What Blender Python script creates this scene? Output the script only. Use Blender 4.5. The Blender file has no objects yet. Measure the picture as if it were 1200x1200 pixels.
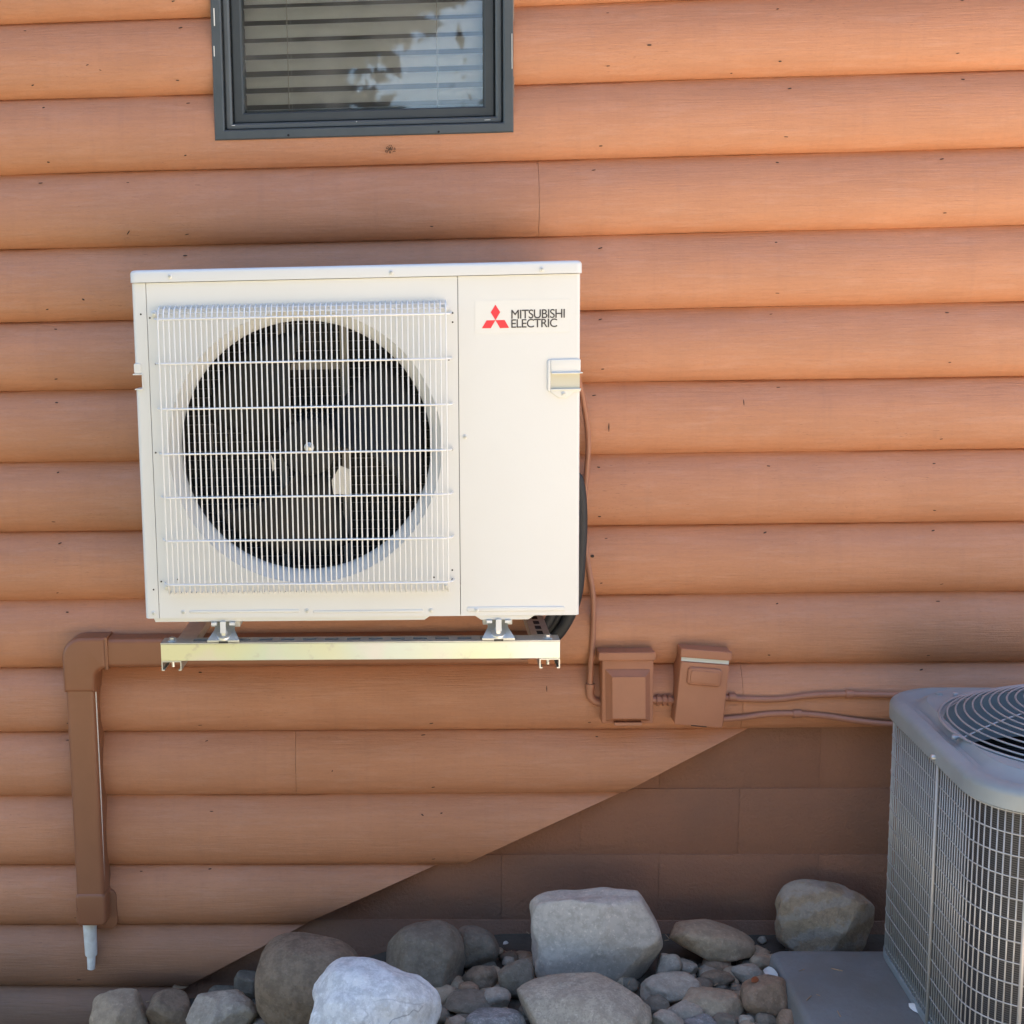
import bpy, bmesh, math, random
from mathutils import Vector, Matrix, noise

random.seed(7)
scene = bpy.context.scene
COL = scene.collection
PI = math.pi

# ------------------------------------------------------------------ camera
CAM_D, CAM_Z = 3.36, 1.6          # metres from the wall, height above datum
FPX, CX, CY = 1580.0, 407.0, 589.0

def cam_axes(yaw, pitch, roll):
    cy, sy, cp, sp = math.cos(yaw), math.sin(yaw), math.cos(pitch), math.sin(pitch)
    f = Vector((sy * cp, cy * cp, -sp)); r = Vector((cy, -sy, 0)); u = r.cross(f)
    cr, sr = math.cos(roll), math.sin(roll)
    return cr * r + sr * u, -sr * r + cr * u, f
R_, U_, F_ = cam_axes(math.radians(-3.07), math.radians(8.24), math.radians(-1.19))
cam_data = bpy.data.cameras.new('camera')
cam = bpy.data.objects.new('camera', cam_data); COL.objects.link(cam)
cam_data.sensor_width = 36.0; cam_data.sensor_fit = 'HORIZONTAL'
cam_data.lens = FPX / 1200 * 36
cam_data.shift_x = (600 - CX) / 1200
cam_data.shift_y = (CY - 600) / 1200
cam_data.clip_start = 0.05; cam_data.clip_end = 2000
M = Matrix((R_, U_, -F_)).transposed().to_4x4()
M.translation = Vector((0, -CAM_D, CAM_Z))
cam.matrix_world = M
scene.camera = cam

def at(x, y, Y):
    """survey point of the photograph at depth Y in front of the wall"""
    d = F_ * FPX + R_ * (x - CX) - U_ * (y - CY); t = (Y + CAM_D) / d.y
    return Vector((d.x * t, Y, CAM_Z + d.z * t))
def atz(x, y, z):
    d = F_ * FPX + R_ * (x - CX) - U_ * (y - CY); t = (z - CAM_Z) / d.z
    return Vector((d.x * t, -CAM_D + d.y * t, z))

# ------------------------------------------------------------------ light
SUN_EL, SUN_AZ = math.radians(73), math.radians(14)   # sun high behind the house, a little to the right
world = bpy.data.worlds.new('World'); scene.world = world; world.use_nodes = True
wn = world.node_tree.nodes; wl = world.node_tree.links
wn.clear()
wo = wn.new('ShaderNodeOutputWorld'); wb = wn.new('ShaderNodeBackground'); ws = wn.new('ShaderNodeTexSky')
ws.sky_type = 'NISHITA'; ws.sun_disc = False; ws.sun_elevation = SUN_EL; ws.sun_rotation = SUN_AZ
ws.air_density = 1.0; ws.dust_density = 0.6; ws.ozone_density = 1.0
wb.inputs[1].default_value = 0.11
wl.new(ws.outputs[0], wb.inputs[0]); wl.new(wb.outputs[0], wo.inputs[0])
sd = bpy.data.lights.new('sun', 'SUN'); sun = bpy.data.objects.new('sun', sd); COL.objects.link(sun)
sd.energy = 5.0; sd.angle = math.radians(0.53); sd.color = (1.0, 0.93, 0.83)
to_sun = Vector((math.sin(SUN_AZ) * math.cos(SUN_EL), math.cos(SUN_AZ) * math.cos(SUN_EL), math.sin(SUN_EL)))
sun.rotation_euler = to_sun.to_track_quat('Z', 'Y').to_euler(); sun.location = to_sun * 30
vs = scene.view_settings
vs.view_transform = 'Standard'; vs.look = 'None'; vs.gamma = 1.0; vs.use_curve_mapping = False
vs.exposure = 2.22
scene.render.engine = 'CYCLES'
scene.cycles.max_bounces = 8; scene.cycles.diffuse_bounces = 5; scene.cycles.transparent_max_bounces = 12

# ------------------------------------------------------------------ materials
def mat(name, col, rough=0.6, metal=0.0, col2=None, nscale=6.0, nmix=0.5, bump=0.0, bscale=80.0,
        stretch=(1, 1, 1), spec=0.5, col3=None, n3scale=1.0, n3mix=0.3, speck=None, coat=0.0, seed=0.0):
    m = bpy.data.materials.new(name); m.use_nodes = True
    nt = m.node_tree; N = nt.nodes; L = nt.links
    b = N['Principled BSDF']
    b.inputs['Roughness'].default_value = rough; b.inputs['Metallic'].default_value = metal
    b.inputs['Specular IOR Level'].default_value = spec
    b.inputs['Coat Weight'].default_value = coat
    b.inputs['Base Color'].default_value = (*col, 1)
    tc = N.new('ShaderNodeTexCoord'); mp = N.new('ShaderNodeMapping')
    mp.inputs['Scale'].default_value = stretch; mp.inputs['Location'].default_value = (seed, seed * .7, seed * 1.3)
    L.new(tc.outputs['Object'], mp.inputs['Vector'])
    out = None
    def mix(f, a, c):
        x = N.new('ShaderNodeMix'); x.data_type = 'RGBA'
        if hasattr(f, 'is_linked') or not isinstance(f, (int, float)): L.new(f, x.inputs[0])
        else: x.inputs[0].default_value = f
        for s, v in ((6, a), (7, c)):
            if isinstance(v, tuple): x.inputs[s].default_value = (*v, 1)
            else: L.new(v, x.inputs[s])
        return x.outputs[2]
    def ns(scale, det=6.0, r=0.6, vec=mp.outputs[0]):
        n = N.new('ShaderNodeTexNoise'); n.inputs['Scale'].default_value = scale
        n.inputs['Detail'].default_value = det; n.inputs['Roughness'].default_value = r
        L.new(vec, n.inputs['Vector']); return n.outputs[0]
    def ramp(v, a, c, lo=0.0, hi=1.0):
        n = N.new('ShaderNodeMapRange'); n.inputs[1].default_value = a; n.inputs[2].default_value = c
        n.inputs[3].default_value = lo; n.inputs[4].default_value = hi; L.new(v, n.inputs[0]); return n.outputs[0]
    if col2: out = mix(ramp(ns(nscale), .5 - .35 * (1 - nmix) - .05, .5 + .35 * (1 - nmix) + .05), col, col2)
    if col3: out = mix(ramp(ns(n3scale, 3), .45, .7, 0, n3mix), out if out else col, col3)
    if speck:
        v = N.new('ShaderNodeTexVoronoi'); v.inputs['Scale'].default_value = speck[1]
        L.new(mp.outputs[0], v.inputs['Vector'])
        s = N.new('ShaderNodeSeparateColor'); L.new(v.outputs['Color'], s.inputs[0])
        out = mix(ramp(s.outputs[0], .72, .8, 0, speck[2]), out if out else col, speck[0])
    if out: L.new(out, b.inputs['Base Color'])
    if bump:
        bp = N.new('ShaderNodeBump'); bp.inputs['Strength'].default_value = bump
        bp.inputs['Distance'].default_value = 0.006
        L.new(ns(bscale, 8, .65), bp.inputs['Height']); L.new(bp.outputs[0], b.inputs['Normal'])
    m['_'] = 0; del m['_']
    return m, N, L, b, mp, ns, ramp, mix

def mk(*a, **k): return mat(*a, **k)[0]

def log_paint(name, base, dark, seed=0.0):
    m, N, L, b, mp, ns, ramp, mix = mat(name, base, rough=.5, spec=.5)
    # long faint tone drift along the logs
    tc = N.new('ShaderNodeTexCoord')
    def mpg(s):
        q = N.new('ShaderNodeMapping'); q.inputs['Scale'].default_value = s
        q.inputs['Location'].default_value = (seed, seed, seed); L.new(tc.outputs['Object'], q.inputs['Vector']); return q.outputs[0]
    v1 = mpg((1.2, 1, 9)); v2 = mpg((3.0, 10, 60)); v3 = mpg((14, 30, 300)); v4 = mpg((1, 1, 1))
    c = mix(ramp(ns(1.6, 4, .55, v1), .35, .7, 0, .55), base, dark)
    c = mix(ramp(ns(2.0, 6, .7, v2), .45, .75, 0, .28), c, tuple(x * .62 for x in base))
    oi = N.new('ShaderNodeObjectInfo')
    c = mix(ramp(oi.outputs['Random'], 0, 1, 0, .16), c, (.34, .17, .115))
    # blotchy weathering
    c = mix(ramp(ns(5, 5, .6, v4), .5, .75, 0, .22), c, tuple(min(1, x * 1.25 + .02) for x in base))
    # hairline checks running with the grain, only in patches
    chk = ramp(ns(3.2, 3, .5, v3), .69, .73, 0, 1)
    patch = ramp(ns(2.3, 2, .5, v4), .53, .62, 0, .85)
    mu = N.new('ShaderNodeMath'); mu.operation = 'MULTIPLY'; L.new(chk, mu.inputs[0]); L.new(patch, mu.inputs[1])
    c = mix(mu.outputs[0], c, (.06, .035, .028))
    # short vertical run marks and dusty film
    v5 = mpg((26, 1, 2.2)); c = mix(ramp(ns(1.5, 4, .6, v5), .52, .74, 0, .16), c, (.30, .15, .10))
    v6 = mpg((2.5, 1, 16)); c = mix(ramp(ns(3.0, 7, .75, v6), .50, .68, 0, .20), c, (.60, .36, .27))
    v7 = mpg((34, 30, 120)); c = mix(ramp(ns(2.0, 5, .7, v7), .50, .72, 0, .22), c, (.27, .13, .085))
    rg = ramp(ns(2.2, 6, .7, v6), .35, .7, .34, .66); L.new(rg, b.inputs['Roughness'])
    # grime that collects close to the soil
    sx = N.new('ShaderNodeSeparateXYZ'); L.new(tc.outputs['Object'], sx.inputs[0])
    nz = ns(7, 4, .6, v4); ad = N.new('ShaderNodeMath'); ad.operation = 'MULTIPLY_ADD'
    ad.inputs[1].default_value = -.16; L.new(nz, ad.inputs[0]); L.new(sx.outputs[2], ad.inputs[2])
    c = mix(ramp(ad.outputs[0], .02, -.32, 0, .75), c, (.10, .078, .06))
    L.new(c, b.inputs['Base Color'])
    bp = N.new('ShaderNodeBump'); bp.inputs['Strength'].default_value = .5; bp.inputs['Distance'].default_value = .005
    L.new(ns(4, 8, .7, v2), bp.inputs['Height'])
    bp2 = N.new('ShaderNodeBump'); bp2.inputs['Strength'].default_value = .16; bp2.inputs['Distance'].default_value = .003
    L.new(ns(160, 3, .6, v4), bp2.inputs['Height']); L.new(bp.outputs[0], bp2.inputs['Normal'])
    L.new(bp2.outputs[0], b.inputs['Normal'])
    return m

LOGC = (.515, .236, .125); LOGD = (.42, .192, .105)
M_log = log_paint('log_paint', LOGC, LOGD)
M_block = mk('painted_block', (.33, .150, .085), .7, col2=(.28, .128, .075), nscale=4, bump=.9, bscale=110, col3=(.19, .11, .075), n3scale=2.6, n3mix=.45)
M_brown = mk('brown_pvc', (.27, .112, .057), .42, col2=(.235, .098, .05), nscale=8, bump=.05, bscale=60)
M_pbox = mk('painted_box', (.37, .155, .085), .5, col2=(.33, .138, .076), nscale=18, bump=.1, bscale=140)
M_pipe = mk('painted_conduit', (.37, .165, .10), .45, col2=(.31, .135, .08), nscale=30, bump=.1, bscale=90)
M_frame = mk('grey_window_metal', (.065, .08, .09), .42, metal=.2, col2=(.085, .10, .11), nscale=14, bump=.05, spec=.5)
M_sash = mk('grey_sash', (.045, .055, .062), .45, metal=.1, col2=(.055, .066, .073), nscale=10)
M_scratch = mk('bare_nick', (.75, .75, .72), .6)
M_gasket = mk('black_rubber', (.012, .012, .013), .6)
M_slat = mk('blind_slat', (.78, .86, .92), .45, col2=(.73, .81, .87), nscale=9, nmix=.4)
M_cord = mk('blind_cord', (.45, .45, .42), .8)
M_white = mk('enamel_white', (.635, .655, .65), .36, col2=(.62, .64, .635), nscale=2.5, bump=.025, bscale=220, col3=(.56, .565, .54), n3scale=3, n3mix=.22)
M_wire = mk('white_coated_wire', (.70, .71, .71), .35)
M_seam = mk('seam_shadow_gasket', (.25, .24, .22), .7)
M_fan = mk('fan_plastic', (.017, .018, .020), .55, col2=(.021, .022, .024), spec=.3, nscale=10)
M_dark = mk('dark_interior', (.02, .021, .023), .8, col2=(.016, .016, .018))
M_grid = mk('grey_grid_wire', (.38, .38, .38), .5)
M_galv = mk('galvanised_sheet', (.55, .57, .56), .38, metal=.75, col2=(.42, .45, .46), nscale=30, nmix=.6)
M_screw = mk('screw_steel', (.62, .63, .62), .3, metal=.8)
M_black = mk('black_foam', (.02, .021, .024), .6, bump=.2, bscale=60)
M_hole = mk('punched_hole', (.01, .01, .01), .9)
M_red = mk('logo_red', (.72, .035, .05), .5)
M_ink = mk('logo_ink', (.045, .042, .045), .5)
M_label = mk('logo_label', (.665, .68, .665), .25)
M_yel = mk('handle_recess_paint', (.52, .51, .42), .45)
M_pvc = mk('bare_white_pvc', (.82, .85, .85), .4, col2=(.72, .75, .74), nscale=12, nmix=.6, col3=(.35, .30, .24), n3scale=25, n3mix=.35)
M_nail = mk('nail_hole', (.045, .028, .02), .8)
M_knot = mk('knot_scar', (.075, .045, .03), .85, col2=(.20, .10, .06), nscale=90)
M_cmetal = mk('condenser_grey_paint', (.25, .285, .295), .5, metal=.0, col2=(.215, .25, .26), nscale=7, bump=.04, bscale=160, col3=(.17, .175, .17), n3scale=9, n3mix=.35)
M_cwire = mk('condenser_wire', (.50, .505, .50), .42, metal=.2, col2=(.33, .33, .32), nscale=20)
M_pad = mk('pad_plastic', (.165, .18, .18), .8, col2=(.20, .215, .215), nscale=9, nmix=.7, bump=.3, bscale=70, speck=((.16, .16, .16), 160, .35), col3=(.10, .095, .085), n3scale=4, n3mix=.5)
M_soil = mk('dark_soil', (.06, .05, .038), .95, col2=(.10, .08, .06), nscale=14, bump=.8, bscale=60)
M_leaf = mk('dry_leaf', (.30, .19, .11), .8, col2=(.42, .30, .18), nscale=40)
M_oleaf = mk('orange_leaf', (.33, .10, .035), .7)
M_chip = mk('pale_chip', (.6, .58, .53), .8)
M_caulk = mk('old_caulk', (.62, .57, .5), .8)

# zinc passivated steel: pale yellow, green and pink sheen in soft patches
def zinc():
    m, N, L, b, mp, ns, ramp, mix = mat('yellow_zinc', (.8, .8, .6), rough=.34, metal=.55)
    mp.inputs['Scale'].default_value = (1, 1, 1)
    c = mix(ramp(ns(3.0, 2, .5), .42, .58), (.60, .61, .42), (.50, .60, .52))
    c = mix(ramp(ns(7.3, 3, .5), .5, .66, 0, .75), c, (.64, .54, .57))
    c = mix(ramp(ns(42, 3, .6), .60, .72, 0, .5), c, (.40, .37, .34))
    c = mix(ramp(ns(1.7, 2, .4), .55, .68, 0, .6), c, (.60, .64, .66))
    L.new(c, b.inputs['Base Color']); return m
M_zinc = zinc()

def coil(name, c1, c2, sc, axis='Z'):
    m, N, L, b, mp, ns, ramp, mix = mat(name, c1, rough=.5, metal=.3)
    w = N.new('ShaderNodeTexWave'); w.bands_direction = axis; w.inputs['Scale'].default_value = sc
    w.inputs['Distortion'].default_value = .6; w.inputs['Detail'].default_value = 1
    L.new(mp.outputs[0], w.inputs['Vector'])
    L.new(mix(w.outputs[1], c1, c2), b.inputs['Base Color']); return m
M_coil = coil('coil_fins', (.012, .012, .014), (.05, .05, .055), 130)
M_ccoil = coil('condenser_coil_fins', (.02, .021, .023), (.10, .10, .105), 70)

def glass():
    m = bpy.data.materials.new('window_glass'); m.use_nodes = True
    N = m.node_tree.nodes; L = m.node_tree.links; N.clear()
    o = N.new('ShaderNodeOutputMaterial'); mx = N.new('ShaderNodeMixShader')
    t = N.new('ShaderNodeBsdfTransparent'); t.inputs[0].default_value = (.98, .98, .98, 1)
    g = N.new('ShaderNodeBsdfGlossy'); g.inputs['Roughness'].default_value = .022
    f = N.new('ShaderNodeFresnel'); f.inputs[0].default_value = 1.7
    n = N.new('ShaderNodeTexNoise'); n.inputs['Scale'].default_value = 3.5
    tc = N.new('ShaderNodeTexCoord'); L.new(tc.outputs['Object'], n.inputs['Vector'])
    bp = N.new('ShaderNodeBump'); bp.inputs['Strength'].default_value = .05; bp.inputs['Distance'].default_value = .01
    L.new(n.outputs[0], bp.inputs['Height']); L.new(bp.outputs[0], g.inputs['Normal'])
    L.new(f.outputs[0], mx.inputs[0]); L.new(t.outputs[0], mx.inputs[1]); L.new(g.outputs[0], mx.inputs[2])
    df = N.new('ShaderNodeBsdfDiffuse'); df.inputs[0].default_value = (.55, .57, .58, 1)
    n2 = N.new('ShaderNodeTexNoise'); n2.inputs['Scale'].default_value = 6; n2.inputs['Detail'].default_value = 6; L.new(tc.outputs['Object'], n2.inputs['Vector'])
    mr = N.new('ShaderNodeMapRange'); mr.inputs[1].default_value = .4; mr.inputs[2].default_value = .75; mr.inputs[3].default_value = .04; mr.inputs[4].default_value = .15; L.new(n2.outputs[0], mr.inputs[0])
    m2 = N.new('ShaderNodeMixShader'); L.new(mr.outputs[0], m2.inputs[0]); L.new(mx.outputs[0], m2.inputs[1]); L.new(df.outputs[0], m2.inputs[2])
    L.new(m2.outputs[0], o.inputs[0]); return m
M_glass = glass()

# ------------------------------------------------------------------ mesh helpers
class MB:
    def __init__(s): s.v = []; s.f = []
    def add(s, vs, fs):
        o = len(s.v); s.v += [tuple(v) for v in vs]; s.f += [tuple(i + o for i in f) for f in fs]; return s
    def box(s, x0, x1, y0, y1, z0, z1):
        return s.add([(x0, y0, z0), (x1, y0, z0), (x1, y1, z0), (x0, y1, z0), (x0, y0, z1), (x1, y0, z1), (x1, y1, z1), (x0, y1, z1)],
                     [(0, 3, 2, 1), (4, 5, 6, 7), (0, 1, 5, 4), (1, 2, 6, 5), (2, 3, 7, 6), (3, 0, 4, 7)])
    def tube(s, pts, r, n=8, caps=True):
        pts = [Vector(p) for p in pts]; vs = []; fs = []
        up = None
        for i, p in enumerate(pts):
            d = (pts[min(i + 1, len(pts) - 1)] - pts[max(i - 1, 0)]).normalized()
            if up is None:
                up = Vector((0, 0, 1)) if abs(d.z) < .8 else Vector((0, 1, 0))
            a = d.cross(up).normalized(); b2 = a.cross(d).normalized(); up = b2
            rr = r[i] if isinstance(r, (list, tuple)) else r
            for k in range(n):
                t = 2 * PI * k / n; vs.append(p + a * math.cos(t) * rr + b2 * math.sin(t) * rr)
        for i in range(len(pts) - 1):
            for k in range(n):
                k2 = (k + 1) % n; fs.append((i * n + k, i * n + k2, (i + 1) * n + k2, (i + 1) * n + k))
        if caps:
            fs.append(tuple(range(n))); fs.append(tuple(reversed(range((len(pts) - 1) * n, len(pts) * n))))
        return s.add(vs, fs)
    def loft(s, rings, cap0=True, cap1=True):
        n = len(rings[0]); vs = [p for r in rings for p in r]; fs = []
        for i in range(len(rings) - 1):
            for k in range(n):
                k2 = (k + 1) % n; fs.append((i * n + k, i * n + k2, (i + 1) * n + k2, (i + 1) * n + k))
        if cap0: fs.append(tuple(reversed(range(n))))
        if cap1: fs.append(tuple(range((len(rings) - 1) * n, len(rings) * n)))
        return s.add(vs, fs)
    def prism(s, outline, yf, yb, bev=0.0, seg=3, capback=True):
        """outline in XZ (counter-clockwise seen from -Y), front at yf (towards camera), back at yb; front edge rounded"""
        rings = []
        if bev > 0:
            for i in range(seg + 1):
                a = PI / 2 * i / seg
                off = inset(outline, bev * (1 - math.sin(a)) if i < seg else 0)
                rings.append([(x, yf + bev * (1 - math.cos(a)) , z) for x, z in off])
        else: rings.append([(x, yf, z) for x, z in outline])
        rings.append([(x, yb, z) for x, z in outline])
        return s.loft(rings, True, capback)
    def disc(s, x, z, r, yf, yb, n=12, dome=0.0):
        rings = [[(x + math.cos(2 * PI * k / n) * q, y, z + math.sin(2 * PI * k / n) * q) for k in range(n)]
                 for q, y in ((r * .55, yf - dome), (r * .9, yf - dome * .6), (r, yf), (r, yb))]
        return s.loft(rings)

def inset(o, d):
    if d == 0: return list(o)
    n = len(o); out = []
    for i in range(n):
        p0, p1, p2 = Vector(o[i - 1]), Vector(o[i]), Vector(o[(i + 1) % n])
        a = (p1 - p0).normalized(); b = (p2 - p1).normalized()
        na = Vector((-a.y, a.x)); nb = Vector((-b.y, b.x)); m = (na + nb)
        m = m / max(.3, (1 + na.dot(nb)))
        out.append((p1.x + m.x * d, p1.y + m.y * d))
    return out
def rrect(x0, x1, z0, z1, r, seg=4):
    o = []
    for cx, cz, a0 in ((x1 - r, z0 + r, -PI / 2), (x1 - r, z1 - r, 0), (x0 + r, z1 - r, PI / 2), (x0 + r, z0 + r, PI)):
        for i in range(seg + 1):
            a = a0 + PI / 2 * i / seg; o.append((cx + r * math.cos(a), cz + r * math.sin(a)))
    return o
def quad(p0, p1, p2, p3): return [p0, p1, p2, p3]

ROOT = {}
def root_of(o):
    while o.parent: o = o.parent
    return o
def obj(name, mb, m, parent=None, smooth=False, auto=None):
    me = bpy.data.meshes.new(name); me.from_pydata(mb.v, [], mb.f); me.update()
    bm = bmesh.new(); bm.from_mesh(me); bmesh.ops.recalc_face_normals(bm, faces=bm.faces)
    bm.to_mesh(me); bm.free()
    me.materials.append(m)
    if smooth or auto:
        for p in me.polygons: p.use_smooth = len(p.vertices) < 5
        if auto:
            me.set_sharp_from_angle(angle=math.radians(auto))
    o = bpy.data.objects.new(name, me); COL.objects.link(o)
    if parent:
        o.parent = parent; r = root_of(parent)
        if not ROOT.get(r.name) and parent is not None:
            me.transform(Matrix.Translation(-Vector(r.location)))
    return o
def inst(name, mesh, loc, parent, rot=None):
    o = bpy.data.objects.new(name, mesh); COL.objects.link(o); o.parent = parent
    off = Vector((0, 0, 0)); q = parent
    while q:
        if not (q.parent is None and ROOT.get(q.name)): off += Vector(q.location)
        q = q.parent
    o.location = Vector(loc) - off
    if rot: o.rotation_euler = rot
    return o
def mesh_of(name, mb, m, smooth=True, auto=None):
    me = bpy.data.meshes.new(name); me.from_pydata(mb.v, [], mb.f); me.update()
    bm = bmesh.new(); bm.from_mesh(me); bmesh.ops.recalc_face_normals(bm, faces=bm.faces); bm.to_mesh(me); bm.free()
    me.materials.append(m)
    if smooth or auto:
        for p in me.polygons: p.use_smooth = True
        if auto: me.set_sharp_from_angle(angle=math.radians(auto))
    return me
def tag(o, label, cat, group=None):
    o['label'] = label; o['category'] = cat
    if group: o['group'] = group
    return o
def thing(name, label, cat, loc=(0, 0, 0), rotz=0, local=False, group=None):
    o = bpy.data.objects.new(name, None); COL.objects.link(o); o.location = loc; o.rotation_euler = (0, 0, rotz)
    o.empty_display_size = .1
    if local: ROOT[o.name] = True
    return tag(o, label, cat, group)
def struct(o): o['kind'] = 'structure'; return o
def stuff(o): o['kind'] = 'stuff'; return o

# ------------------------------------------------------------------ ground
def gz(x, y=0):
    t = min(1, max(0, (x + .75) / 1.0)); t = t * t * (3 - 2 * t)
    u = min(1, max(0, (-.78 - x) / .3))
    return -.235 + .20 * t - .17 * u
mb = MB()
xs = [-400, -60, -15, -6, -3] + [-2 + i * .1 for i in range(46)] + [3.2, 6, 15, 60, 400]
ys = [.6, .2] + [0.05 - i * .1 for i in range(22)] + [-3, -5, -9, -20, -60, -400]
vs_ = []
for y in ys:
    for x in xs:
        z = gz(x) + noise.noise(Vector((x * 3, y * 3, 1))) * .012 if y > -2.2 else -.06
        if y <= -2.2: z = -.235 + .02 if x < -1 else -.06
        if y < -20: z = -.4
        vs_.append((x, y, z))
nx = len(xs)
mb.add(vs_, [(j * nx + i, j * nx + i + 1, (j + 1) * nx + i + 1, (j + 1) * nx + i) for j in range(len(ys) - 1) for i in range(nx - 1)])
M_yard = mk('dry_yard_grass', (.20, .16, .09), .95, col2=(.13, .13, .06), nscale=3, bump=.5, bscale=30)
g = obj('ground', mb, M_soil, smooth=True); struct(g)
g.data.materials.append(M_yard)
for p in g.data.polygons:
    if p.center.y < -2.0: p.material_index = 1
# unseen pale slab, added as a reflector: throws warm light up on the wall
M_conc = mk('bounce_concrete', (.66, .53, .385), .9, col2=(.60, .48, .35), nscale=2, bump=.2, bscale=50)
mb = MB(); mb.box(.35, 16, -18, -1.28, -.3, -.01)
struct(obj('bounce_slab', mb, M_conc))

# ------------------------------------------------------------------ log wall
X0, X1 = -3.4, 4.6
wall = thing('log_wall', 'orange brown painted log siding wall stepping down in a slanted cut to the foundation', 'wall', (0, 0, 0))
J = {1: (2.2974, .0031), 2: (2.1174, .0004), 3: (1.9401, .001), 4: (1.7596, .0008), 5: (1.5802, .0006), 6: (1.406, -.0025),
     7: (1.2278, -.001), 8: (1.0494, -.0012), 9: (.8724, -.0001), 10: (.6943, -.0006), 11: (.5234, .0008), 12: (.3535, .005),
     13: (.1610, .002), 14: (-.0035, .004), 15: (-.182, 0), 16: (-.36, 0)}
for k in range(0, -7, -1): J[k] = (2.2974 + .1782 * (1 - k), .0015)
def jz(k, x): return J[k][0] + J[k][1] * max(-1.2, min(1.6, x))
PROF = [(0, .0135), (.006, .0165), (.022, .0222), (.050, .0288), (.09, .0350), (.145, .0410), (.22, .0460), (.31, .0492), (.42, .0505),
        (.53, .0495), (.63, .0462), (.73, .0405), (.82, .0325), (.90, .0230), (.96, .0150), (1.0, .0090)]
def prof(t):
    for (a, da), (b, db) in zip(PROF, PROF[1:]):
        if t <= b: return da + (db - da) * (t - a) / (b - a)
    return PROF[-1][1]
YW = -.056
FX0, FX1, FZ0, FZ1 = at(249, 80, YW).x, at(601.7, 80, YW).x, (at(252, 163.5, YW).z + at(602, 156, YW).z) / 2, 2.80
WX0, WX1, WZ0, WZ1 = FX0 + .004, FX1 - .004, FZ0 + .005, FZ1 - .005       # rough opening of the window
CUTPX = {11: (870, 857, 736, 927), 12: (718, 934, 556, 1008), 13: (516, 1011, 362, 1080), 14: (362, 1080, 230, 1150)}
CUT = {k: (at(a, b, -.006), at(c, d, -.02)) for k, (a, b, c, d) in CUTPX.items()}
def cut_x(k, z, y):
    # where the scribed straight saw cut meets the log surface at height z, depth y
    a, b, c, d = CUTPX[k]; lo, hi = -.6, 1.6
    for _ in range(28):
        m_ = (lo + hi) / 2
        if at(a + (c - a) * m_, b + (d - b) * m_, y).z > z: lo = m_
        else: hi = m_
    return at(a + (c - a) * lo, b + (d - b) * lo, y).x
CUT[15] = (Vector((-.62, 0, -.18)), Vector((-.95, 0, -.34))); J[17] = (-.54, 0)
SPL = {3: [at(631, 230, -.03).x], 11: [at(347, 893, -.03).x], 10: [at(869, 800, -.03).x],
       8: [-1.35], 9: [1.75], 5: [-1.8], 2: [1.62], 1: [-1.25], 13: [-1.6]}
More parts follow.
